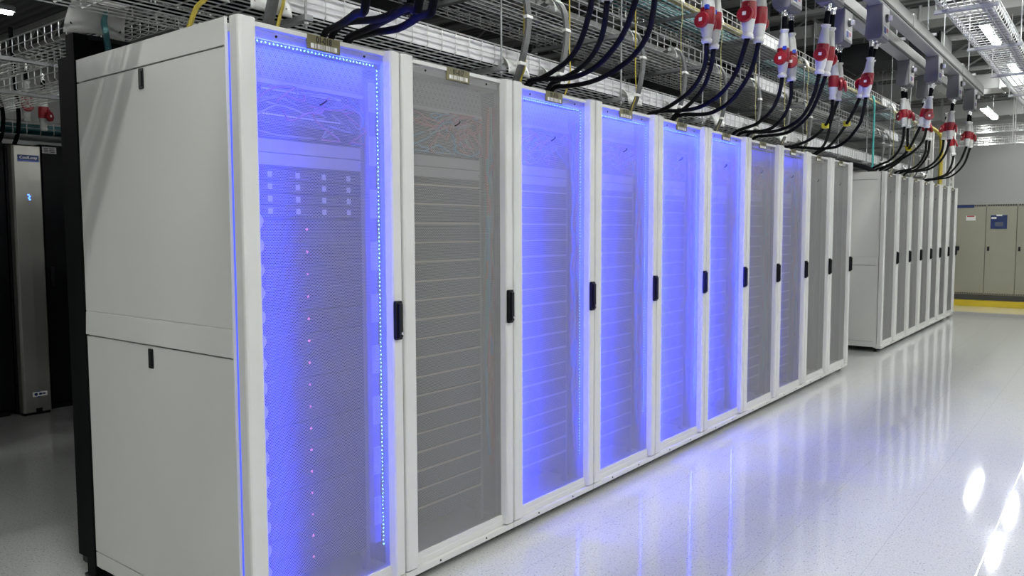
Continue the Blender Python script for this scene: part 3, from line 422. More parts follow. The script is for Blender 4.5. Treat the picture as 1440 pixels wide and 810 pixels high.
door.prism([(-0.047, 0.004), (-0.010, 0.004), (-0.003, 0.007), (0, 0.014), (0, 0.064), (-0.005, 0.070), (-0.028, 0.074), (-0.047, 0.074)], 'z', 0.074, H)
door.prism([(-0.047, 0.696), (-0.047, 0.638), (-0.030, 0.638), (-0.006, 0.646), (0, 0.652), (0, 0.690), (-0.003, 0.694), (-0.010, 0.696)], 'z', 0.074, H)
door.box(-0.045, -0.024, 0.070, 0.642, 2.080, H - 0.004)
door.box(-0.045, -0.024, 0.070, 0.642, 0.088, 0.118)
dr = door.build('door', 'white', cab0, bevel=0.0016)
mp = MB()
for x in (-0.0295, -0.0304, -0.0313):
    mp.add([(x, 0.070, 0.112), (x, 0.641, 0.112), (x, 0.641, 2.084), (x, 0.070, 2.084)], [(0, 1, 2, 3)])
mp.build('perforated_panel', 'mesh', dr)
h = MB(); h.prism([(0.648, 1.010), (0.676, 1.010), (0.679, 1.016), (0.679, 1.154), (0.676, 1.160), (0.648, 1.160), (0.645, 1.154), (0.645, 1.016)], 'x', 0.0, 0.016)
h.prism([(0.653, 1.020), (0.672, 1.020), (0.672, 1.150), (0.653, 1.150)], 'x', 0.016, 0.026)
h.build('handle', 'black', dr, bevel=0.002)
MB().lathe([(0.002, 0), (0.0055, 0), (0.0055, 0.003), (0.002, 0.004)], (0.026, 0.665, 1.036), (1, 0, 0), 12).build('lock', 'chrome', dr, smooth=True)
np_ = MB().box(-0.030, -0.0235, 0.285, 0.428, 2.046, 2.097).build('name_plate', 'plate', dr, bevel=0.001)
rb = random.Random(3); bc = MB(); bc.box(-0.0236, -0.0231, 0.300, 0.312, 2.052, 2.068); bc.box(-0.0236, -0.0231, 0.403, 0.414, 2.052, 2.068)
y = 0.3125
while y < 0.402:
    w = rb.choice((0.0012, 0.0012, 0.0024)); bc.box(-0.0236, -0.0231, y, y + w, 2.052, 2.068); y += w + rb.choice((0.0012, 0.0024, 0.0036))
bc.build('barcode', 'label', dr)
for yy in (0.165, 0.545):
    MB().lathe([(0.001, 0), (0.005, 0), (0.004, 0.003)], (-0.030, yy, 2.063), (1, 0, 0), 8).build('screw', 'black', dr)
for yy in (0.20, 0.50):
    MB().lathe([(0.001, 0), (0.005, 0), (0.004, 0.002)], (-0.004, yy, 0.056), (1, 0, 0), 8).build('screw', 'black', cab0)
tie = MB().tube([(-0.028, 0.335, 1.862), (-0.020, 0.345, 1.868), (-0.018, 0.358, 1.878), (-0.026, 0.366, 1.884)], 0.0022, 6)
tie.build('cable_tie', 'black', dr, smooth=True)
# mounting rails inside
r = MB()
for y0, y1 in ((0.085, 0.105), (0.592, 0.612)): r.box(-0.14, -0.115, y0, y1, 0.09, 2.05)
r.build('mounting_rail', 'inside', cab0)
bpy.context.view_layer.update()

# end panels of a row and the blue tape in a door, built once each and copied
def side_panels(root):
    y0, y1 = -0.006, 0.002
    MB().box(-D, -0.056, y0, y1, 2.011, 2.098).build('top_filler', 'panelwhite', root, bevel=0.0015)
    up = MB().prism([(y0, 1.113), (y0, 2.006), (y1, 2.006), (y1, 1.018), (y0 - 0.0045, 1.018), (y0 - 0.001, 1.1095), (y0 + 0.003, 1.110), (y0 + 0.003, 1.1125)], 'x', -D, -0.060)
    u = up.build('side_panel', 'panelwhite', root, bevel=0.0012)
    lo = MB().box(-D, -0.060, y0, y1, 0.125, 1.012).build('side_panel', 'panelwhite', root, bevel=0.0015)
    MB().box(-D, -0.060, y0, y1, 0.060, 0.121).build('plinth_panel', 'panelwhite', root, bevel=0.0015)
    MB().box(-0.0585, -0.0545, -0.008, 0.002, 0.06, 2.098).build('corner_trim', 'white', root)
    for p, z in ((u, 1.967), (lo, 0.967)):
        s = MB().prism([(-0.592, z - 0.036), (-0.566, z - 0.036), (-0.563, z - 0.033), (-0.563, z + 0.033), (-0.566, z + 0.036), (-0.592, z + 0.036), (-0.595, z + 0.033), (-0.595, z - 0.033)], 'y', y0 - 0.004, y0)
        s.box(-0.588, -0.570, y0 - 0.007, y0 - 0.004, z - 0.026, z + 0.026)
        s.build('latch', 'black', p, bevel=0.001)

def led_tape(root_door, zlow=0.20, top=True, beads=True):
    t = MB()
    t.box(-0.0425, -0.0410, 0.609, 0.621, zlow, 2.040)
    if top: t.box(-0.0425, -0.0410, 0.075, 0.615, 2.034, 2.046)
    t.build('led_tape', 'ledtape', root_door)
    if beads:
        b = MB(); z = zlow + 0.01
        def bead(yc, zc): b.lathe([(0.0030, 0), (0.0026, 0.0015), (0.0008, 0.0024)], (-0.041, yc, zc), (1, 0, 0), 6)
        while z < 2.035: bead(0.615, z); z += 0.0155
        yy = 0.085
        while top and yy < 0.605: bead(yy, 2.040); yy += 0.0155
        b.build('led_beads', 'led', root_door)

def led_lamp(cab, e_side, e_right, e_top):
    """the light the tape in the door gives off: both upright runs and the top run"""
    for nm, loc, rot, sx, sy, e in (('led_light_hinge_side', (-0.090, 0.062, 1.08), (0, PI / 2, -PI / 2 - 0.35), 1.86, 0.012, e_side),
                                   ('led_light_lock_side', (-0.070, 0.652, 1.12), (0, PI / 2, PI / 2 + 0.30), 1.84, 0.010, e_right),
                                   ('led_light_top', (-0.075, 0.35, 2.053), (0, -0.3, 0), 0.010, 0.53, e_top)):
        if e <= 0: continue
        L = bpy.data.lights.new(nm, 'AREA'); L.shape = 'RECTANGLE'; L.size = sx; L.size_y = sy
        L.energy = e; L.color = (0.012, 0.024, 1.0)
        o = bpy.data.objects.new(nm, L); COL.objects.link(o); o.parent = cab; o.location = loc; o.rotation_euler = rot

# look of every cabinet of the near row: (led power hinge side, lock side, top), beads shown
LIT = {0: (25, 3.5, 9.5), 2: (36, 4.5, 10.0), 3: (36, 4.0, 10.0), 4: (62, 10.0, 12.0), 5: (50, 7.0, 10.0), 6: (2.2, 0.0, 1.0), 7: (4.6, 0.0, 1.5)}
LOOK = ['glowing blue, with a bare side panel, at the near row end',
        'with grey unlit mesh, between two that glow blue',
        'glowing blue, next beyond the nearest unlit cabinet',
        'glowing blue, fourth from the near end of the row',
        'with mesh door solid bright blue, fifth from the near end',
        'with mesh door blue fading to grey, sixth from the near end',
        'with faint violet tint on its grey mesh, seventh from the near end',
        'with pale blue edge on its grey mesh, eighth from the near end',
        'with plain grey mesh, ninth from the near end',
        'with plain grey mesh door closing the far end of the long row']
CABS = []
for i in range(10):
    c = copy_tree(cab0) if i else cab0
    c.location = (0, i * W, 0); CABS.append(c)
bpy.context.view_layer.update()
for i, c in enumerate(CABS):
    tag(c, 'white server cabinet ' + LOOK[i], 'server cabinet', 'white cabinets of the long near row')
    d = [k for k in c.children if k.name.startswith('door')][0]
    text('01-%03d' % (18 - i), 0.030, 'ink', d, (-0.0233, 0.3565, 2.0812), FACE_X, 'plate_number', bold=0.0009).scale = (0.8, 1, 1)
    if i in LIT:
        led_tape(d, zlow=(0.20, 0, 0.24, 0.34, 0.3, 0.3, 0.3, 0.3)[i], beads=i in (0, 2, 3, 4, 5))
        led_lamp(c, *LIT[i])
side_panels(CABS[0])
MB().box(-0.0540, -0.0480, 0.0035, 0.0055, 0.10, 2.05).build('led_edge_strip', 'lededge', CABS[0])
ROW2 = 8.385
LOOK2 = ['with side panel facing the gap, first of the short far row', 'second of the short far row', 'third of the short far row',
         'fourth of the short far row', 'fifth of the short far row', 'sixth of the short far row', 'last of the short far row, by the grey wall']
CABS2 = []
for i in range(7):
    c = copy_tree(CABS[9]); c.location = (0, ROW2 + i * W, 0); CABS2.append(c)
    tag(c, 'white server cabinet ' + LOOK2[i], 'server cabinet', 'white cabinets of the short far row')
bpy.context.view_layer.update()
for i, c in enumerate(CABS2):
    for d in c.children:
        if d.name.startswith('door'):
            for q in list(d.children):
                if q.name.startswith('plate_number'): bpy.data.objects.remove(q)
side_panels(CABS2[0])

# ------------------------------------------------------------------ what stands in the cabinets
NAMES = ['the nearest blue cabinet', 'the nearest unlit cabinet', 'the second blue cabinet', 'the third blue cabinet', 'the fourth blue cabinet', 'the fifth blue cabinet', 'the seventh cabinet', 'the eighth cabinet']
def server(nm, h, bez, strip=None, lamp=False, tags=False, depth=0.62):
    t = thing(nm, 'x', 'server')
    MB().box(-0.125 - depth, -0.128, 0.118, 0.582, 0.002, h - 0.002).build('chassis', 'chassis', t)
    MB().box(-0.128, -0.112, 0.108, 0.592, 0.001, h - 0.003).build('bezel', bez, t, bevel=0.0015)
    if strip: MB().box(-0.113, -0.108, 0.108, 0.592, h - 0.010, h - 0.003).build('trim_strip', strip, t)
    if lamp: MB().lathe([(0.001, 0), (0.0045, 0), (0.0035, 0.003)], (-0.112, 0.335, h * 0.6), (1, 0, 0), 8).build('status_lamp', 'pinkled', t)
    if tags:
        for yy in (0.185, 0.300, 0.415, 0.530):
            MB().box(-0.112, -0.110, yy - 0.009, yy + 0.009, h * 0.28, h * 0.75).build('asset_tag', 'label', t)
    return t
def cable_mess(ci, z0, z1, cols, seed, n=26):
    rr = random.Random(seed); mb = MB()
    for k in range(n):
        mb.cur = rr.randrange(len(cols))
        y = rr.uniform(0.12, 0.58); z = rr.uniform(z0 + 0.08, z1); P = []
        for q in range(6):
            P.append((-0.105 + rr.uniform(-0.006, 0.012), y, z)); y = min(0.60, max(0.11, y + rr.uniform(-0.10, 0.12))); z = min(z1, max(z0, z + rr.uniform(-0.07, 0.04)))
        mb.tube(catmull(P, 4), 0.0035, 5)
    o = mb.build('patch_cords', cols, smooth=True)
    o.location = CABS[ci].location
    return tag(o, 'tangle of thin coloured patch cords behind the mesh near the top of ' + NAMES[ci], 'patch cords', kind='stuff')
def side_cords(ci, cols, seed, yc=0.628, n=12):
    rr = random.Random(seed); mb = MB()
    for k in range(n):
        mb.cur = k % len(cols); y = yc + rr.uniform(-0.018, 0.02); P = []; z = 2.0
        ztop = 1.98; zbot = rr.uniform(0.2, 0.9)
        for q in range(14):
            z = ztop + (zbot - ztop) * q / 13
            y += rr.uniform(-0.012, 0.012); y = min(0.650, max(0.604, y)); P.append((-0.085 + rr.uniform(-0.010, 0.012), y, z))
        mb.tube(catmull(P, 3), 0.0065, 5)
    o = mb.build('riser_cords', cols, smooth=True); o.location = CABS[ci].location
    return tag(o, 'bunch of coloured cords running down beside the servers of ' + NAMES[ci], 'cords', kind='stuff')

protoA = server('rack_server', 0.080, 'bezel', lamp=True)
protoS = server('rack_server', 0.042, 'bezel', tags=True)
protoB = server('rack_server', 0.080, 'bezel2', strip='strip')
protoC = server('rack_server', 0.080, 'bezel2', strip='strip2')
swp = thing('network_switch', 'x', 'switch')
MB().box(-0.45, -0.128, 0.118, 0.582, 0.002, 0.042).build('chassis', 'chassis', swp)
MB().box(-0.128, -0.112, 0.108, 0.592, 0.001, 0.043).build('port_panel', 'switch', swp)
MB().box(-0.113, -0.109, 0.16, 0.50, 0.030, 0.036).build('label_strip', 'label', swp)
pp = thing('patch_panel', 'x', 'patch panel')
MB().box(-0.125, -0.108, 0.108, 0.592, 0.0, 0.110).build('plate', 'patch', pp, bevel=0.001)
MB().box(-0.20, -0.125, 0.12, 0.58, 0.004, 0.106).build('back_box', 'chassis', pp)
MB().box(-0.112, -0.100, 0.100, 0.600, -0.012, 0.002).build('cable_shelf', 'blank', pp)
bl = thing('blanking_panel', 'x', 'blanking panel')
MB().box(-0.125, -0.110, 0.108, 0.592, 0.002, 0.043).box(-0.125, -0.110, 0.108, 0.592, 0.046, 0.090).build('plate', 'blank', bl, bevel=0.001)
for yy in (0.114, 0.586):
    MB().lathe([(0.001, 0), (0.004, 0), (0.003, 0.002)], (-0.110, yy, 0.022), (1, 0, 0), 8).build('screw', 'chrome', bl)
bpy.context.view_layer.update()
used = set()
def put(proto, ci, z, label, group):
    o = proto if proto.name not in used else copy_tree(proto)
    used.add(proto.name)
    o.location = (0, CABS[ci].location.y, z); tag(o, label, None, group); return o
for ci in range(8):
    nm = NAMES[ci]
    if ci == 0:
        for k in range(16):
            put(protoA, 0, 1.385 - 0.08 * k, 'dark server with pink lamp in %s, %s from the top' % (nm, ORD[k]), 'dark servers in ' + nm)
        for k in range(4):
            put(protoS, 0, 1.600 - 0.042 * k, 'slim dark server with four white tags in %s, %s from the top' % (nm, ORD[k]), 'tagged slim servers in ' + nm)
        for k in range(2):
            put(swp, 0, 1.875 - 0.085 * k, 'network switch behind the mesh of %s, %s one' % (nm, ('upper', 'lower')[k]), 'switches in ' + nm)
    else:
        for k in range(18):
            put(protoB if ci == 1 else protoC, ci, 1.545 - 0.08 * k, '%s server in %s, %s from the top' % ('grey beige-edged' if ci == 1 else 'grey pale-edged', nm, ORD[k]), 'servers in ' + nm)
    put(pp, ci, 1.935, 'punched patch panel behind the mesh at the top of ' + nm, 'patch panels')
    put(bl, ci, 1.650, 'pale blanking panel above the servers in ' + nm, 'blanking panels')
    cable_mess(ci, 1.755, 1.925, ['greycord', 'pink', 'orange', 'bluecord'] if ci else ['greycord', 'pink', 'greycord', 'bluecord'], 20 + ci, 14 if ci == 0 else 30)
    if ci > 0: side_cords(ci, ['orange', 'turquoise', 'pink', 'bluecord', 'greycord'], 40 + ci)
# upright power strip with pale outlet blocks in the nearest cabinet
ps = thing('power_strip', 'upright power strip with pale outlet blocks beside the servers of the nearest blue cabinet', 'power strip')
MB().box(-0.115, -0.085, 0.612, 0.645, 0.20, 2.0).build('body', 'greycord', ps, bevel=0.002)
for k in range(9):
    MB().box(-0.085, -0.078, 0.610, 0.647, 1.875 - 0.20 * k, 1.985 - 0.20 * k).build('outlet_block', 'label', ps, bevel=0.002)
# cable guide with rounded fingers
cg = thing('cable_guide', 'upright guide with rounded fingers along the hinge edge of the nearest blue cabinet', 'cable guide')
MB().box(-0.11, -0.10, 0.095, 0.112, 0.15, 1.55).build('spine', 'blank', cg)
for k in range(17):
    z = 1.46 - 0.081 * k
    MB().prism([(0.105, z - 0.03), (0.125, z - 0.03), (0.140, z - 0.015), (0.145, z), (0.140, z + 0.015), (0.125, z + 0.03), (0.105, z + 0.03)], 'x', -0.10, -0.094).build('finger', 'label', cg)

# ------------------------------------------------------------------ black containment behind the row
cp = thing('containment_post', 'tall charcoal frame post standing tight behind the near end cabinet', 'post', (-1.119, 0.02, 0))
MB().box(-0.036, 0.036, -0.03, 0.03, 0.012, 2.205).build('profile', 'postpaint', cp, bevel=0.003)
MB().box(-0.05, 0.05, -0.035, 0.035, 0.0, 0.012).build('foot', 'black', cp)
cp2 = thing('containment_post', 'lower charcoal sliding door edge standing behind the tall frame post', 'post', (-1.300, 0.06, 0))
MB().box(-0.050, 0.050, -0.02, 0.025, 0.03, 2.145).build('profile', 'postpaint', cp2, bevel=0.003)
MB().box(-0.03, 0.03, -0.012, 0.012, 0.0, 0.03).build('foot', 'black', cp2)
cpan = thing('black_partition', 'black panel standing up behind the top of the long cabinet row', 'panel', (-1.13, 0.06, 2.06))
MB().box(-0.012, 0.012, 0, 6.9, 0, 0.145).build('board', 'blackpaint', cpan, bevel=0.002)
MB().box(-0.02, 0.02, 0, 6.9, 0.135, 0.152).build('top_rail', 'blackpaint', cpan)
MB().box(-0.02, 0.05, 0, 6.9, -0.02, 0.0).build('bottom_rail', 'blackpaint', cpan)

# ------------------------------------------------------------------ black row at the back with its cooler
def black_rack(y, lab, plate=False):
    t = thing('black_rack', lab, 'black rack', (-4.55, y, 0), 0, 'black racks across the aisle')
    MB().box(-1.0, -0.03, 0.0, 0.60, 0.04, 2.115).build('body', 'blackpaint', t, bevel=0.004)
    d = MB().box(-0.03, 0.0, 0.004, 0.596, 0.06, 2.105).build('door', 'blackpaint', t, bevel=0.004)
    MB().box(0.0, 0.02, 0.03, 0.055, 1.0, 1.15).build('handle', 'black', d, bevel=0.002)
    MB().box(-0.95, -0.06, 0.02, 0.58, 0.0, 0.04).build('plinth', 'black', t)
    if plate:
        p = MB().box(0.0, 0.004, 0.008, 0.112, 2.045, 2.095).build('name_plate', 'greycord', d)
        q = MB()
        for k in range(3):
            for y0, y1 in ((0.02, 0.052), (0.060, 0.10)): q.box(0.004, 0.0045, y0, y1, 2.053 + k * 0.013, 2.060 + k * 0.013)
        q.build('plate_print', 'grille', d)
    return t
black_rack(1.235, 'black rack with a small pale name plate just beyond the steel fronted cooler', True)
black_rack(0.375, 'black rack standing on the near side of the steel fronted cooler')
black_rack(-0.230, 'black rack furthest to the near side of the steel fronted cooler')
black_rack(1.84, 'black rack second beyond the steel fronted cooler')
cl = thing('row_cooler', 'narrow black row cooler with brushed steel front strip and blue display', 'cooler', (-4.55, 0.98, 0))
MB().box(-1.0, 0.0, 0.0, 0.25, 0.03, 2.10).build('body', 'blackpaint', cl, bevel=0.003)
fr = MB().prism([(0.0, 0.018), (0.055, 0.022), (0.075, 0.035), (0.082, 0.125), (0.075, 0.215), (0.055, 0.228), (0.0, 0.232)], 'z', 0.025, 2.085).build('front', 'inox', cl, bevel=0.002)
MB().box(0.0, 0.05, 0.03, 0.22, 0.0, 0.025).build('plinth', 'black', cl)
MB().box(0.0815, 0.0835, 0.055, 0.205, 1.965, 2.015).build('badge', 'navy', fr)
MB().box(0.083, 0.0842, 0.055, 0.205, 1.965, 1.976).build('badge_stripe', 'bluelabel', fr)
text('CoolLoop', 0.030, 'label', fr, (0.0845, 0.13, 1.995), FACE_X, 'badge_lettering')
for z, yy in ((1.712, 0.120), (1.700, 0.130), (1.688, 0.122), (1.676, 0.128)):
    MB().box(0.0815, 0.0835, yy - 0.006, yy + 0.006, z - 0.004, z + 0.004).build('display_segment', 'bluelamp', fr)
MB().lathe([(0.026, 0), (0.026, 0.002)], (0.081, 0.125, 0.165), (1, 0, 0), 18).build('emblem_disc', 'bluelabel', fr)
MB().box(0.0815, 0.0835, 0.085, 0.19, 0.148, 0.182).build('emblem_plate', 'label', fr)
MB().lathe([(0.012, 0), (0.012, 0.003)], (0.0825, 0.108, 0.165), (1, 0, 0), 16).build('emblem_ring', 'navy', fr)
MB().box(0.0835, 0.0845, 0.130, 0.152, 0.158, 0.172).box(0.0835, 0.0845, 0.156, 0.176, 0.160, 0.170).build('emblem_mark', 'navy', fr)
MB().box(0.05, 0.084, 0.105, 0.150, 0.024, 0.055).build('latch_notch', 'black', fr)

# ------------------------------------------------------------------ wire trays
def wire_tray(name, label, group, axis, a0, a1, c0, c1, z, h=0.105, r=0.0032, pitch=0.1, liner=None, nbot=None):
    """axis: the way it runs; a0..a1 along it, c0..c1 across it; z the bottom"""
    t = thing(name, label, 'cable tray', (0, 0, 0), 0, group)
    mb = MB(); n = int(round((a1 - a0) / pitch))
    def P(a, c, zz): return (c, a, zz) if axis == 'y' else (a, c, zz)
    for k in range(n + 1):
        a = a0 + k * (a1 - a0) / n; e = 0.014
        mb.tube([P(a, c0, z + h), P(a, c0, z + e), P(a, c0 + e, z), P(a, c1 - e, z), P(a, c1, z + e), P(a, c1, z + h)], r, 5)
    m = max(2, int(round((c1 - c0) / 0.05))) if nbot is None else nbot
    for k in range(m + 1):
        c = c0 + 0.012 + (c1 - c0 - 0.024) * k / m
        mb.tube([P(a0, c, z - 0.004), P(a1, c, z - 0.004)], r, 5)
    for c in (c0 - 0.004, c1 + 0.004):
        for zz in (z + h * 0.5, z + h):
            mb.tube([P(a0, c, zz), P(a1, c, zz)], r * (1.25 if zz > z + h * 0.9 else 1), 5)
    mb.build('wire_mesh', 'steel', t, smooth=True)
    for l0, l1, both in (liner or []):
        lb = MB(); g = c1 - 0.012
        lb.add([P(l0, g, z + 0.006), P(l1, g, z + 0.006), P(l1, g, z + h - 0.004), P(l0, g, z + h - 0.004)], [(0, 1, 2, 3)])
        lb.build('liner', 'liner', t, solid=0.004)
        if both:
            bb = MB(); bb.add([P(l0, c0 + 0.02, z + 0.006), P(l1, c0 + 0.02, z + 0.006), P(l1, c1 - 0.02, z + 0.006), P(l0, c1 - 0.02, z + 0.006)], [(0, 1, 2, 3)])
            bb.build('floor_sheet', 'strut', t, solid=0.003)
    return t
TX0, TX1 = -1.03, -0.43
TA, TB, TC = 2.287, 2.685, 3.085
wire_tray('cable_tray', 'lowest wire tray with white liner, running just above the cabinet tops', 'stacked wire trays above the cabinets', 'y', -1.6, 13.3, TX0, TX1, TA, liner=[(-1.6, 13.3, False)])
wire_tray('cable_tray', 'middle open wire tray of the three stacked above the cabinets', 'stacked wire trays above the cabinets', 'y', -1.6, 13.3, TX0, TX1, TB, liner=[(5.45, 6.45, True), (10.2, 11.0, True)])
wire_tray('cable_tray', 'topmost wire tray carrying yellow cables above the cabinets', 'stacked wire trays above the cabinets', 'y', -1.6, 13.3, TX0, TX1, TC, liner=[(5.35, 6.3, True), (10.0, 10.8, True)])
wire_tray('cable_tray', 'bright wire tray hung under the lamps over the open aisle', None, 'y', 0.5, 20.0, 1.085, 1.405, 3.0, h=0.075, pitch=0.1, r=0.0042)
wire_tray('cable_tray', 'upper wire tray crossing from the cabinets to the black racks', 'trays crossing to the black racks', 'x', -9.0, -1.10, 0.75, 1.05, 2.605, h=0.105)
wire_tray('cable_tray', 'lower wire tray crossing towards the black racks', 'trays crossing to the black racks', 'x', -9.0, -2.3, 0.80, 1.15, 2.385, h=0.10)
wire_tray('cable_tray', 'wire tray running directly over the tops of the black racks', None, 'y', -1.5, 3.5, -5.15, -4.70, 2.20, h=0.10)
wire_tray('cable_tray', 'upper of two pale trays crossing before the grey wall', 'trays before the grey wall', 'x', -1.2, 4.5, 15.0, 15.3, 3.18, h=0.10, nbot=3)
wire_tray('cable_tray', 'lower of two pale trays crossing before the grey wall', 'trays before the grey wall', 'x', -1.2, 4.5, 15.0, 15.3, 2.96, h=0.10, nbot=3)

def hanger(y, k):
    t = thing('tray_hanger', 'threaded rod hanger carrying the three stacked trays, %s from the near end' % ORD[k], 'hanger', (0, y, 0), 0, 'hangers of the stacked trays')
    for x in (TX1 + 0.035, TX0 - 0.035):
        MB().tube([(x, 0, TA - 0.06), (x, 0, ROOM_Z)], 0.0055, 7).build('rod', 'strut', t, smooth=True)
    for z in (TA, TB, TC):
        s = MB().box(TX0 - 0.06, TX1 + 0.055, -0.02, 0.02, z - 0.034, z - 0.010).build('strut', 'strut', t, bevel=0.002)
        for x in (TX1 + 0.035, TX0 - 0.035):
            MB().lathe([(0.011, 0), (0.011, 0.010)], (x, 0, z - 0.046), (0, 0, 1), 6).build('nut', 'steel', s)
for k, y in enumerate((0.572, 1.81, 3.04, 4.27, 5.43, 6.65, 7.87, 9.10, 10.3, 11.5, 12.7)): hanger(y, k)
def rod_hanger(x0, x1, y, z, lab, grp):
    t = thing('tray_hanger', lab, 'hanger', (0, y, 0), 0, grp)
    MB().box(x0 - 0.04, x1 + 0.04, -0.018, 0.018, z - 0.034, z - 0.010).build('strut', 'strut', t, bevel=0.002)
    for x in (x0 - 0.03, x1 + 0.03): MB().tube([(x, 0, z - 0.04), (x, 0, ROOM_Z)], 0.0055, 6).build('rod', 'steel', t, smooth=True)
for k, y in enumerate((2.0, 3.5, 5.0, 6.5, 8.0, 9.5, 11.0, 12.5, 14.0)):
    rod_hanger(1.085, 1.405, y, 3.0, 'strut and rods under the bright aisle tray, %s from the near end' % ORD[k], 'hangers of the aisle tray')
for k, x in enumerate((-3.75, -5.8)):
    t = thing('tray_hanger', 'rod hanger under the crossing trays, %s from the long row' % ORD[k], 'hanger', (x, 0.9, 0), 0, 'hangers of the crossing trays')
    for z in (2.605, 2.385): MB().box(-0.018, 0.018, -0.26, 0.31, z - 0.034, z - 0.010).build('strut', 'strut', t)
    for yy in (-0.235, 0.29): MB().tube([(0, yy, 2.33), (0, yy, ROOM_Z)], 0.0055, 6).build('rod', 'strut', t, smooth=True)

for k, x in enumerate((0.56, 3.4)):
    t = thing('tray_hanger', 'white rod pair holding the two pale trays before the grey wall, %s from the cabinets' % ORD[k], 'hanger', (x, 15.15, 0), 0, 'hangers of the trays before the wall')
    for z in (3.18, 2.96): MB().box(-0.018, 0.018, -0.2, 0.2, z - 0.034, z - 0.010).build('strut', 'postwhite', t)
    for yy in (-0.18, 0.18): MB().tube([(0, yy, 2.92), (0, yy, ROOM_Z)], 0.009, 6).build('rod', 'postwhite', t, smooth=True)

# cables lying in the trays
def tray_bundle(name, label, cat, x, z, y0, y1, m, n, r, spread, seed):
    rr = random.Random(seed); mb = MB()
    for k in range(n):
        P = []; y = y0; ox = rr.uniform(-spread, spread); oz = rr.uniform(0, spread * 0.5)
        while y < y1:
            P.append((x + ox + rr.uniform(-0.01, 0.01), y, z + r + oz + rr.uniform(0, 0.006))); y += 0.5
        P.append((x + ox, y1, z + r + oz)); mb.tube(catmull(P, 3), r, 6)
    return tag(mb.build(name, m, smooth=True), label, cat, kind='stuff')
tray_bundle('fibre_bundle', 'loose yellow fibre cables lying along the topmost tray', 'fibre cables', TX1 - 0.06, TC + 0.002, -1.5, 12.9, 'palefibre', 16, 0.005, 0.035, 1)
tray_bundle('data_cables', 'teal data cables lying in the middle of the topmost tray', 'data cables', -0.78, TC + 0.002, 1.0, 13.0, 'teal', 18, 0.007, 0.14, 2)
tray_bundle('data_cables', 'dark grey data cables lying in the middle tray', 'data cables', -0.80, TB + 0.002, -1.5, 13.0, 'loom', 14, 0.007, 0.12, 3)
tray_bundle('data_cables', 'dark data cables filling the lowest lined tray', 'data cables', -0.74, TA + 0.002, -1.5, 13.0, 'cable', 34, 0.010, 0.24, 4)
tray_bundle('data_cables', 'blue grey cables lying along the bright aisle tray', 'data cables', 1.34, 3.002, 0.6, 19.5, 'greycord', 9, 0.007, 0.03, 5)
tray_bundle('data_cables', 'thick teal cables lying in the tray over the black racks', 'data cables', -4.9, 2.20, -1.3, 3.3, 'teal', 14, 0.012, 0.16, 6)

# white cable chutes hooked on the tray edges, cable looms and fibres that drop over them
def chute(x, y, z, label, group, w=0.075, sgn=1, m='chute', big=0.62, w0=None):
    t = thing('cable_chute', label, 'cable chute', (x, y, z), 0, group)
    P = []
    for i in range(13):
        s = -1 + 2 * i / 12; row = []
        for k in range(9):
            a = k / 8 * (PI * 0.55)
            rad = 0.085 * big
            xo = rad * math.sin(a) * (1 + 0.10 * abs(s)); zo = -rad * (1 - math.cos(a)) * 1.05
            wing = max(0, abs(s) - 0.35)
            row.append((sgn * (xo + wing * 0.030 * big * (k / 8)), s * w * (1 + 0.22 * k / 8), zo + wing * 0.045 * (1 - k / 8) - 0.012 * abs(s) * k / 8))
        P.append(row)
    MB().grid(P).build('saddle', m, t, smooth=True, solid=0.004)
    for s in (-1, 1):
        MB().lathe([(0.001, 0), (0.006, 0), (0.005, 0.003)], (sgn * (0.098 * big), s * w * 0.95, -0.075 * big), (sgn, 0, -0.1), 8).build('rivet', 'ink', t)
    MB().box(-0.012, 0.012, -w * 0.8, w * 0.8, -0.010, 0.012).build('hook', m, t)
    return t
def loom(y, ytop, ybot, label, ztop, zexit, m='loom', fibre=None, top_x=-0.50):
    """a flat grey loom from the middle tray over its chute down to the lowest tray's chute and into a cabinet"""
    mb = MB(); P = [(top_x, ytop, ztop + 0.02), (-0.435, ytop, ztop + 0.035), (-0.365, ytop, ztop + 0.0), (-0.335, ytop, ztop - 0.09), (-0.328, (ytop + ybot) / 2 + 0.012, (ztop + TA) / 2),
                    (-0.338, ybot, TA + 0.06), (-0.365, ybot, TA - 0.02), (-0.40, ybot + 0.005, TA - 0.08), (-0.44, ybot + 0.01, 2.085)]
    Q = catmull(P, 4); t = thing('cable_loom', label, 'cable loom', (0, 0, 0), 0, 'grey looms dropping between the trays')
    for k in range(5):
        for q in range(2):
            off = Vector((q * 0.009, (k - 2) * 0.0085, 0)); mb.tube([p + off for p in Q], 0.0046, 6)
    mb.build('cables', m, t, smooth=True)
    for zz, i in ((0, 14), (0, 22)):
        if i < len(Q):
            p = Q[i]; MB().box(p.x - 0.008, p.x + 0.018, p.y - 0.026, p.y + 0.026, p.z - 0.008, p.z + 0.008).build('tie_band', 'label', t, bevel=0.002)
    return t
LOOMS = [0.42, 1.95, 2.31, 3.20, 3.82, 4.55, 5.28, 6.02, 6.66, 9.65, 10.0, 11.3, 11.9, 12.6]
for k, y in enumerate(LOOMS):
    yb = y - 0.03
    chute(-0.43, y, TB + 0.03, 'pale cable chute on the edge of the middle tray, %s from the near end' % ORD[k], 'chutes on the middle tray', w=0.05)
    if k < 9 or k > 9:
        chute(-0.43, yb, TA + 0.03, 'white cable chute on the edge of the lowest tray, %s from the near end' % ORD[k], 'chutes on the lowest tray')
    loom(y, y, yb, 'grey loom dropping between the two lower trays, %s from the near end' % ORD[k], TB, TA)
chute(-0.43, 0.12, TA + 0.03, 'white cable chute at the near end of the lowest tray above the side panel', 'chutes on the lowest tray')
chute(-1.03, 0.10, TA + 0.04, 'broad grey cable chute on the rear edge of the lowest tray', None, w=0.10, sgn=-1, m='chutegrey', big=1.0)
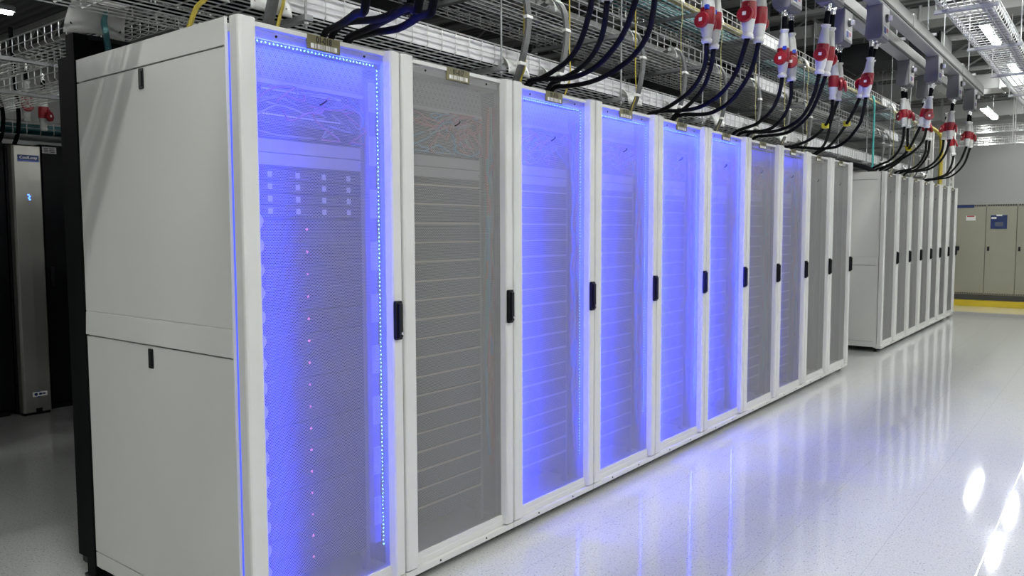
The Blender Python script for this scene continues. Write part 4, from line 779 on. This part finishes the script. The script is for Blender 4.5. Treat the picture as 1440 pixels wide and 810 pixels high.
def fibre(points, r, m, label, kind='fibre cable', name='fibre_cable', group=None, n=2):
    mb = MB(); Q = catmull(points, 5)
    for k in range(n):
        mb.tube([p + Vector((0.004 * k * (-1) ** k, 0.008 * k, 0)) for p in Q], r, 6)
    o = mb.build(name, m, smooth=True); return tag(o, label, kind, group)
for k, y in enumerate((0.40, 1.92, 2.35, 3.12, 3.78, 4.48, 5.22, 5.95, 6.6, 10.3, 11.6)):
    yy = y + 0.05
    P = [(-0.49, yy, TC + 0.03), (-0.43, yy, TC + 0.04), (-0.37, yy, TC - 0.02), (-0.355, yy, TC - 0.15), (-0.36, yy - 0.01, TB + 0.15), (-0.355, yy - 0.015, TB - 0.05), (-0.352, yy - 0.02, TA + 0.15),
         (-0.345, yy - 0.02, TA + 0.02), (-0.37, yy - 0.025, TA - 0.06), (-0.42, yy - 0.03, 2.085)]
    fibre(P, 0.0032 if k > 2 else 0.0042, 'palefibre' if k > 3 else 'fibre', 'thin yellow fibre dropping from the topmost tray to the cabinets, %s from the near end' % ORD[k], group='yellow fibres dropping to the cabinets')
    chute(-0.43, yy, TC + 0.03, 'small pale chute on the edge of the topmost tray, %s from the near end' % ORD[k], 'chutes on the topmost tray', w=0.04, big=0.6)
fibre([(-0.42, 0.10, TA + 0.08), (-0.36, 0.11, TA + 0.02), (-0.345, 0.11, TA - 0.05), (-0.40, 0.10, 2.2), (-0.47, 0.09, 2.085)], 0.006, 'fibre', 'thick yellow cord dropping onto the near end cabinet above its side panel')
fibre([(-0.39, 9.31, 3.11), (-0.37, 9.32, 3.0), (-0.375, 9.34, 2.7), (-0.385, 9.37, 2.5), (-0.39, 9.40, 2.26), (-0.42, 9.38, 2.18), (-0.46, 9.32, 2.085)], 0.012, 'turquoise', 'turquoise cord hanging beside the gap between the two rows', 'cord', 'turquoise_cord')
fibre([(-0.43, 13.2, 3.12), (-0.38, 13.75, 3.05), (-0.38, 13.95, 2.9), (-0.39, 14.0, 2.6), (-0.40, 14.05, 2.3), (-0.42, 14.1, 0.012)], 0.028, 'fibre', 'thick yellow cable bunch hanging beyond the far row end', 'cable', 'hanging_cable', None, 3)
fibre([(-1.06, 0.12, TA + 0.05), (-1.10, 0.12, TA + 0.0), (-1.09, 0.12, TA - 0.06), (-1.065, 0.115, 2.16), (-1.05, 0.115, 2.085)], 0.012, 'teal', 'thick teal cable dropping from the broad grey chute to the near end cabinet', 'cable', 'hanging_cable', None, 1)
fibre([(-0.80, 6.8, 2.13), (-0.62, 7.2, 2.19), (-0.45, 7.8, 2.20), (-0.28, 8.4, 2.17), (-0.24, 8.8, 2.13), (-0.30, 9.1, 2.115)], 0.028, 'cable', 'thick black cable bunch lying across the gap between the two rows', 'cable', 'bridging_cable', None, 3)
# ------------------------------------------------------------------ busways, tap boxes, plugs and their black cables
def busway(x, label, y1):
    t = thing('busway', label, 'busway', (x, 0, 3.05), 0, 'overhead busways')
    MB().prism([(-0.045, 0.0), (0.045, 0.0), (0.052, 0.006), (0.052, 0.030), (0.060, 0.034), (0.060, 0.115), (0.052, 0.122), (-0.052, 0.122), (-0.060, 0.115), (-0.060, 0.034), (-0.052, 0.030), (-0.052, 0.006)], 'y', -1.5, y1).build('rail', 'busway', t, bevel=0.002)
    MB().box(0.053, 0.0595, -1.5, y1 - 0.01, 0.014, 0.024).build('slot_strip', 'grille', t)
    for y in (0.9, 3.3, 5.75, 8.2):
        MB().box(-0.066, 0.066, y, y + 0.11, 0.022, 0.130).build('joint_cover', 'busway', t, bevel=0.003)
    for y in (1.8, 4.27, 6.65, 9.0):
        MB().box(-0.075, 0.075, y - 0.02, y + 0.02, 0.122, 0.145).build('bracket', 'strut', t)
        MB().tube([(0, y, 0.13), (0, y, ROOM_Z - 3.05)], 0.006, 6).build('rod', 'strut', t, smooth=True)
    MB().box(-0.064, 0.064, y1 - 0.004, y1 + 0.02, -0.003, 0.126).build('end_cap', 'busway', t, bevel=0.002)
    return t
busway(0.700, 'grey busway nearer the open aisle, carrying tap boxes', 9.75)
busway(0.440, 'grey busway nearer the cabinets, carrying tap boxes', 9.55)

def tap_box(x, y, label):
    t = thing('tap_box', label, 'tap box', (x, y, 3.05), 0, 'tap boxes under the busways')
    MB().prism([(-0.055, 0.03), (0.055, 0.03), (0.055, -0.225), (0.045, -0.24), (-0.045, -0.24), (-0.062, -0.21), (-0.055, -0.13), (-0.050, -0.05), (-0.055, 0.0)], 'y', -0.105, 0.105).build('body', 'tapgrey', t, bevel=0.004)
    fp = MB().box(0.055, 0.060, -0.095, 0.100, -0.222, 0.0).build('front_plate', 'tapface', t, bevel=0.002)
    MB().lathe([(0.030, 0), (0.030, 0.010), (0.024, 0.018)], (0.060, 0.0, -0.085), (1, 0, 0), 20).build('switch_dial', 'knob', fp, smooth=True)
    MB().box(0.076, 0.100, -0.014, 0.020, -0.105, -0.068).build('switch_grip', 'handleclear', fp, bevel=0.005)
    MB().box(0.060, 0.0615, -0.070, 0.075, -0.205, -0.140).build('warning_label', 'label', fp)
    MB().box(0.0615, 0.062, -0.060, 0.000, -0.195, -0.150).build('label_print', 'bluelabel', fp)
    MB().box(0.0615, 0.062, 0.012, 0.060, -0.180, -0.150).build('label_print', 'pinklabel', fp)
    for yy in (-0.04, 0.05):
        MB().lathe([(0.022, 0), (0.022, 0.012)], (0, yy, -0.252), (0, 0, 1), 6).build('gland_nut', 'chrome', t)
    return t
for x, ys in ((0.440, (0.22, 1.40, 2.515, 3.68, 4.85, 7.06, 7.985, 9.24)), (0.690, (0.36, 1.44, 2.57, 3.71, 4.89, 7.04, 8.19, 9.25))):
    for k, y in enumerate(ys):
        if y == 9.24: continue
        tap_box(x, y, 'dark grey tap box on the busway nearer the %s, %s from the near end' % ('cabinets' if x < 0.5 else 'open aisle', ORD[k]))

def connector(top, bot, az, label, tab=False, lid=True, sq=True):
    top = Vector(top); bot = Vector(bot); d = (bot - top); Lh = d.length; d.normalize()
    t = thing('power_connector', label, 'power connector', top, 0, 'red and white power connectors')
    t.rotation_mode = 'QUATERNION'
    t.rotation_quaternion = Vector((0, 0, -1)).rotation_difference(d) @ Quaternion((0, 0, 1), az)
    s = Lh / 0.40
    def L(name, prof, m, n=20): return MB().lathe([(r, -z * s) for r, z in prof], (0, 0, 0), (0, 0, 1), n).build(name, m, t, smooth=True)
    L('gland', [(0.012, -0.012), (0.019, -0.010), (0.019, 0.012), (0.016, 0.014), (0.016, 0.034), (0.010, 0.036)], 'chrome', 12)
    L('sleeve', [(0.008, 0.028), (0.0155, 0.030), (0.0155, 0.130), (0.008, 0.132)], 'cable', 12)
    L('upper_shell', [(0.016, 0.112), (0.029, 0.112), (0.0295, 0.118), (0.022, 0.128), (0.0215, 0.138), (0.025, 0.142), (0.030, 0.185), (0.034, 0.215), (0.035, 0.226), (0.030, 0.228)], 'connwhite')
    red = L('socket', [(0.030, 0.224), (0.0375, 0.226), (0.0385, 0.236), (0.0385, 0.292), (0.0365, 0.299), (0.0365, 0.310), (0.030, 0.312)], 'connred')
    L('lower_shell', [(0.030, 0.308), (0.0345, 0.310), (0.033, 0.318), (0.027, 0.362), (0.0235, 0.372), (0.0235, 0.376), (0.0285, 0.382), (0.0285, 0.394), (0.024, 0.400), (0.014, 0.400)], 'connwhite')
    if lid:
        zc = -0.294 * s
        b = MB().lathe([(0.030, 0), (0.040, 0.002), (0.0415, 0.006), (0.0415, 0.016), (0.038, 0.021), (0.010, 0.022)], (0.040, 0, zc), (1, 0, 0.12), 24)
        b.box(0.030, 0.048, -0.012, 0.012, zc + 0.030, zc + 0.052)
        lo = b.build('lid', 'connred', t, smooth=True)
        if sq: MB().box(0.0605, 0.0635, -0.009, 0.009, zc - 0.006, zc + 0.012).build('lid_sticker', 'label', lo)
    if tab: MB().box(0.026, 0.044, 0.008, 0.030, -0.240 * s, -0.218 * s).build('latch_tab', 'bluetab', t, bevel=0.002)
    return t
CN = {'R1': (-1.3, 0, 1), 'R2': (-1.2, 0, 1), 'R3': (-1.3, 0, 1), 'R4': (-1.2, 0, 1), 'P0': (-1.3, 0, 0), 'Q1': (-1.3, 0, 1), 'Q3': (-1.3, 0, 1), 'Q4': (-1.3, 0, 1),
      'P1': (-1.75, 1, 1), 'P2': (-1.75, 1, 1), 'P3': (-1.55, 0, 1), 'P4': (1.8, 0, 1), 'P5': (-1.55, 1, 1), 'P6': (-1.3, 1, 1), 'P7': (-1.45, 0, 1), 'P8': (1.5, 0, 1),
      'P9': (0.6, 1, 1), 'P10': (0.2, 0, 1), 'P11': (-1.6, 0, 1), 'P12': (2.5, 0, 1), 'P13': (-2.4, 0, 1), 'P14': (0.3, 0, 1), 'P15': (-1.2, 0, 1), 'P16': (0.4, 0, 1),
      'P17': (0.2, 0, 1), 'P18': (-2.5, 0, 1), 'P19': (-2.6, 0, 1), 'P20': (0.3, 0, 1), 'P21': (0.3, 0, 1), 'P22': (2.0, 0, 1), 'P23': (0.1, 0, 1)}
order_c = sorted(CONNECTORS, key=lambda k: CONNECTORS[k][0][1])
seq = {'a': 0, 'b': 0}
for k in order_c:
    top, bot = CONNECTORS[k]; az, tab, lid = CN[k]
    line = 'a' if top[0] < 0.55 else 'b'
    lab = 'red and white plug under the busway over the %s, %s from the near end' % ('cabinets' if line == 'a' else 'aisle', ORD[seq[line]])
    seq[line] += 1
    connector(top, bot, az, lab, bool(tab), bool(lid))
CLAB = []
yk = {}
for i, (c, P) in enumerate(CABLES):
    mb = MB(); mb.tube(P, 0.0128, 10)
    t = tag(mb.build('power_cable', 'cable', smooth=True), 'thick black power cable curving down to the cabinet tops, %s counted from the near end' % (ORD[i] if i < 26 else ('twenty-seventh', 'twenty-eighth', 'twenty-ninth', 'thirtieth', 'thirty-first', 'thirty-second', 'thirty-third', 'thirty-fourth', 'thirty-fifth')[i - 26]),
            'power cable', 'black power cables')
    if c in ('P9', 'P12', 'P14', 'P16'):
        q = Vector(P[len(P) // 4])
        MB().box(q.x - 0.022, q.x + 0.026, q.y - 0.030, q.y + 0.022, q.z - 0.020, q.z + 0.020).build('tag', 'brightyellow', t, bevel=0.003)
# two cables and plugs over the black racks
for k, (y, z) in enumerate(((1.18, 2.62), (1.30, 2.56))):
    connector((-4.62, y, z + 0.10), (-4.64, y, z - 0.33), (-0.2, 0.6)[k], 'red and white plug above the black racks, %s one from the cooler' % ('first', 'second')[k])
    MB()
for k, (y0, y1) in enumerate(((0.93, 0.99), (0.96, 1.03), (1.10, 1.14))):
    tag(MB().tube(catmull([(-4.66, y0, 3.0), (-4.65, y0 + 0.01, 2.6), (-4.66, y1 - 0.01, 2.35), (-4.72, y1, 2.2), (-4.8, y1, 2.12)], 4), 0.016, 8).build('power_cable', 'cable', smooth=True),
        'thick black cable dropping behind the wire tray onto the black racks, %s' % ('nearest the aisle end', 'in the middle', 'nearest the red plugs')[k], 'power cable', 'black cables over the black racks')

# ------------------------------------------------------------------ lamps
def lamp(x, y, z, label, group, length=1.3):
    t = thing('ceiling_lamp', label, 'lamp', (x, y, z), 0, group)
    MB().prism([(-0.060, 0.0), (0.060, 0.0), (0.055, 0.05), (0.03, 0.075), (-0.03, 0.075), (-0.055, 0.05)], 'y', -length / 2, length / 2).build('housing', 'housing', t, bevel=0.003)
    MB().prism([(-0.050, 0.0), (0.050, 0.0), (0.044, -0.018), (0.025, -0.026), (-0.025, -0.026), (-0.044, -0.018)], 'y', -length / 2 + 0.02, length / 2 - 0.02).build('diffuser', 'lamp', t)
    for s in (-0.5, 0.5):
        MB().tube([(0, s, 0.07), (0, s, ROOM_Z - z)], 0.004, 6).build('suspension', 'strut', t)
for rx, rz, ys, lab in ((0.66, 4.02, (-3.6, -0.6, 2.3, 5.2, 8.1, 11.0, 14.0, 16.3, 19.3), 'over the bright aisle tray'),
                        (4.6, 3.85, (-4.2, -1.0, 2.4, 5.8, 9.2, 12.6, 16.0), 'over the open aisle by the wall'),
                        (2.6, 3.85, (-3.6, -0.6, 2.4, 5.2, 7.9, 10.9), 'added as unseen fill over the open aisle'),  # added row, kept out of view, to brighten door fronts and floor
                        (-7.64, 3.85, (-2.5, 1.6), 'beyond the black racks')):
    for k, y in enumerate(ys):
        lamp(rx, y, rz, 'long lit lamp %s, %s from the near end' % (lab, ORD[k]), 'long lamps ' + lab)
lamp(0.075, 15.95, 3.6, 'long lit lamp hung lower, beyond the far end of the busways', None, 1.6)

# ------------------------------------------------------------------ ceiling steel, ducts
for k in range(16):
    y = 1.0 + 1.3 * k
    t = thing('ceiling_truss', 'grey steel ceiling truss, %s from the near end' % ORD[k], 'ceiling truss', (0, y, 0), 0, 'ceiling trusses')
    MB().box(ROOM_X0 + 0.05, ROOM_X1 - 0.05, -0.05, 0.05, 4.10, 4.15).build('lower_chord', 'truss', t)
    MB().box(ROOM_X0 + 0.05, ROOM_X1 - 0.05, -0.05, 0.05, 4.38, ROOM_Z).build('upper_chord', 'truss', t)
    mb = MB(); x = ROOM_X0 + 0.3; up = True
    while x < ROOM_X1 - 0.6:
        mb.tube([(x, 0, 4.14 if up else 4.40), (x + 0.45, 0, 4.40 if up else 4.14)], 0.016, 6); x += 0.45; up = not up
    mb.build('lattice', 'truss', t)
def duct(x0, x1, y0, y1, z0, z1, label, m='duct'):
    t = thing('air_duct', label, 'air duct', (0, 0, 0), 0, 'ducts under the ceiling')
    MB().box(x0, x1, y0, y1, z0, z1).build('casing', m, t, bevel=0.006)
    for x in (x0 + 0.4, (x0 + x1) / 2, x1 - 0.4):
        for yy in (y0 - 0.008, y1 + 0.008): MB().box(x - 0.02, x + 0.02, yy - 0.008, yy + 0.008, z0 - 0.006, ROOM_Z).build('strap', 'strut', t)
    n = max(1, int((x1 - x0) / 1.2))
    for k in range(n + 1):
        x = x0 + (x1 - x0) * k / n
        MB().box(x - 0.015, x + 0.015, y0 - 0.02, y1 + 0.02, z0 - 0.02, z1 + 0.02).build('flange', m, t)
duct(-6.0, 2.6, 9.2, 9.65, 3.92, 4.08, 'pale air duct crossing the ceiling, nearest one')
duct(-6.0, 3.0, 14.2, 14.8, 3.80, 4.05, 'pale air duct crossing the ceiling, middle one')
duct(-6.0, 4.0, 17.6, 18.3, 3.75, 4.05, 'pale air duct crossing the ceiling nearest the grey wall')
duct(-5.0, 0.12, 10.6, 11.4, 3.78, 4.06, 'dark wrapped air duct ending above the busways', 'darkduct')
duct(-7.0, -1.6, 4.0, 4.7, 3.7, 4.05, 'dark wrapped air duct above the black racks', 'darkduct')
duct(-9.5, -3.0, -0.6, 0.3, 3.6, 4.0, 'dark wrapped air duct at the near end of the black racks', 'darkduct')
for k, (x, z) in enumerate(((1.9, 3.6), (2.15, 3.6), (-2.2, 3.52))):
    tag(MB().tube([(x, ROOM_Y0 + 0.05, z), (x, ROOM_Y1 - 0.05, z)], (0.03, 0.03, 0.045)[k], 10).build('ceiling_pipe', 'truss', smooth=True),
        'grey pipe under the ceiling trusses, %s from the open aisle side' % ('second', 'first', 'third')[k], 'pipe', 'pipes along the ceiling')

# ------------------------------------------------------------------ power distribution cabinets, plinth, posts at the far end
struct('trim_1', MB().box(-1.6, 4.4, 15.45, 17.2, 0.0, 0.108), 'concrete')
ke = MB().box(-1.6, 4.4, 15.438, 15.449, 0.0, 0.112).box(-1.6, 4.4, 15.438, 15.56, 0.1085, 0.112).build('yellow_kerb', 'yellow', bevel=0.001)
tag(ke, 'bright yellow painted kerb along the plinth under the beige cabinets', 'kerb')
def pdu(x, lab, panel):
    t = thing('power_cabinet', lab, 'power cabinet', (x, 15.62, 0.112), 0, 'beige cabinets on the plinth')
    MB().box(0.0, 0.489, 0.02, 0.9, 0.09, 1.785).build('body', 'beige', t, bevel=0.003)
    MB().box(0.0, 0.489, 0.01, 0.9, 0.0, 0.09).build('plinth', 'grille', t)
    d = MB().box(0.004, 0.485, 0.0, 0.02, 0.105, 1.74).build('door', 'beige', t, bevel=0.003)
    g = MB(); v = MB()
    for k in range(12): g.box(0.02 + 0.039 * k, 0.048 + 0.039 * k, 0.004, 0.02, 1.752, 1.778); v.box(0.02 + 0.039 * k, 0.048 + 0.039 * k, -0.001, 0.004, 0.112, 0.130)
    g.build('top_vent', 'grille', t); v.build('door_vent', 'grille', d)
    MB().box(0.035, 0.07, -0.018, 0.0, 0.92, 1.0).build('handle', 'black', d, bevel=0.003)
    if panel == 1:
        MB().box(0.0, 0.29, -0.004, 0.0, 1.722, 1.782).build('badge', 'navy', d)
        s = MB().box(0.165, 0.32, -0.003, 0.0, 1.485, 1.575).build('warning_sign', 'label', d)
        MB().box(0.18, 0.30, -0.0045, -0.003, 1.553, 1.573).build('warning_sign_print', 'redprint', d)
    if panel == 2:
        MB().box(0.075, 0.335, -0.012, 0.0, 1.330, 1.580).build('control_panel', 'navy', d, bevel=0.002)
        MB().box(0.145, 0.275, -0.014, -0.012, 1.375, 1.455).build('screen', 'screen', d)
        MB().box(0.085, 0.165, -0.014, -0.012, 1.512, 1.545).build('maker_mark', 'label', d)
        MB().box(0.165, 0.255, -0.014, 0.0, 1.562, 1.590).build('tag_plate', 'label', d)
PDU_LOOK = {-2: 'plain, mostly behind the far row', -1: 'plain, beside the one with the warning sign', 0: 'with a small red and white warning sign', 1: 'with a navy control panel',
            2: 'plain, next past the control panel', 3: 'plain, second past the control panel', 4: 'plain, third past the control panel'}
for k in range(-2, 5):
    pdu(-0.36 + 0.491 * k, 'beige power cabinet on the yellow edged plinth, ' + PDU_LOOK[k], k + 1 if k in (0, 1) else 0)
for k, (x, w) in enumerate(((-0.73, 0.13), (-0.50, 0.11), (-0.33, 0.07))):
    t = thing('steel_post', 'white steel channel post beyond the far row end, %s' % ('widest one', 'middle one', 'slim one with slots')[k], 'post', (x, 14.5, 0), 0, 'white posts past the far row')
    MB().prism([(0, 0), (w, 0), (w, 0.08), (w - 0.012, 0.08), (w - 0.012, 0.012), (0.012, 0.012), (0.012, 0.08), (0, 0.08)], 'z', 0.0, 3.2).build('channel', 'postwhite', t)
    s = MB()
    for q in range(30): s.box(w * 0.42, w * 0.58, -0.001, 0.001, 0.2 + q * 0.1, 0.25 + q * 0.1)
    s.build('slots', 'grille', t)
    MB().box(-0.03, w + 0.03, -0.03, 0.11, 0.0, 0.01).build('foot', 'postwhite', t)

# ------------------------------------------------------------------ camera, world, view
cam = bpy.data.cameras.new('camera'); co = bpy.data.objects.new('camera', cam); COL.objects.link(co); SC.camera = co
cam.sensor_fit = 'HORIZONTAL'; cam.sensor_width = 36.0; cam.lens = 36.0 * 1112.517 / 1440.0
R_, U_, F_ = Vector(CAM_R), Vector(CAM_U), Vector(CAM_F)
co.matrix_world = Matrix(((R_.x, U_.x, -F_.x, CAM_P[0]), (R_.y, U_.y, -F_.y, CAM_P[1]), (R_.z, U_.z, -F_.z, CAM_P[2]), (0, 0, 0, 1)))
cam.clip_end = 200
w = bpy.data.worlds.new('world'); SC.world = w; w.use_nodes = True
w.node_tree.nodes['Background'].inputs[0].default_value = (0.5, 0.52, 0.52, 1); w.node_tree.nodes['Background'].inputs[1].default_value = 0.05
SC.view_settings.view_transform = 'Standard'; SC.view_settings.look = 'None'; SC.view_settings.gamma = 1.0; SC.view_settings.use_curve_mapping = False
SC.view_settings.exposure = EXPO
SC.cycles.max_bounces = 8; SC.cycles.transparent_max_bounces = 24; SC.cycles.diffuse_bounces = 4
SC.cycles.caustics_reflective = False; SC.cycles.caustics_refractive = False
SC.cycles.sample_clamp_indirect = 6.0
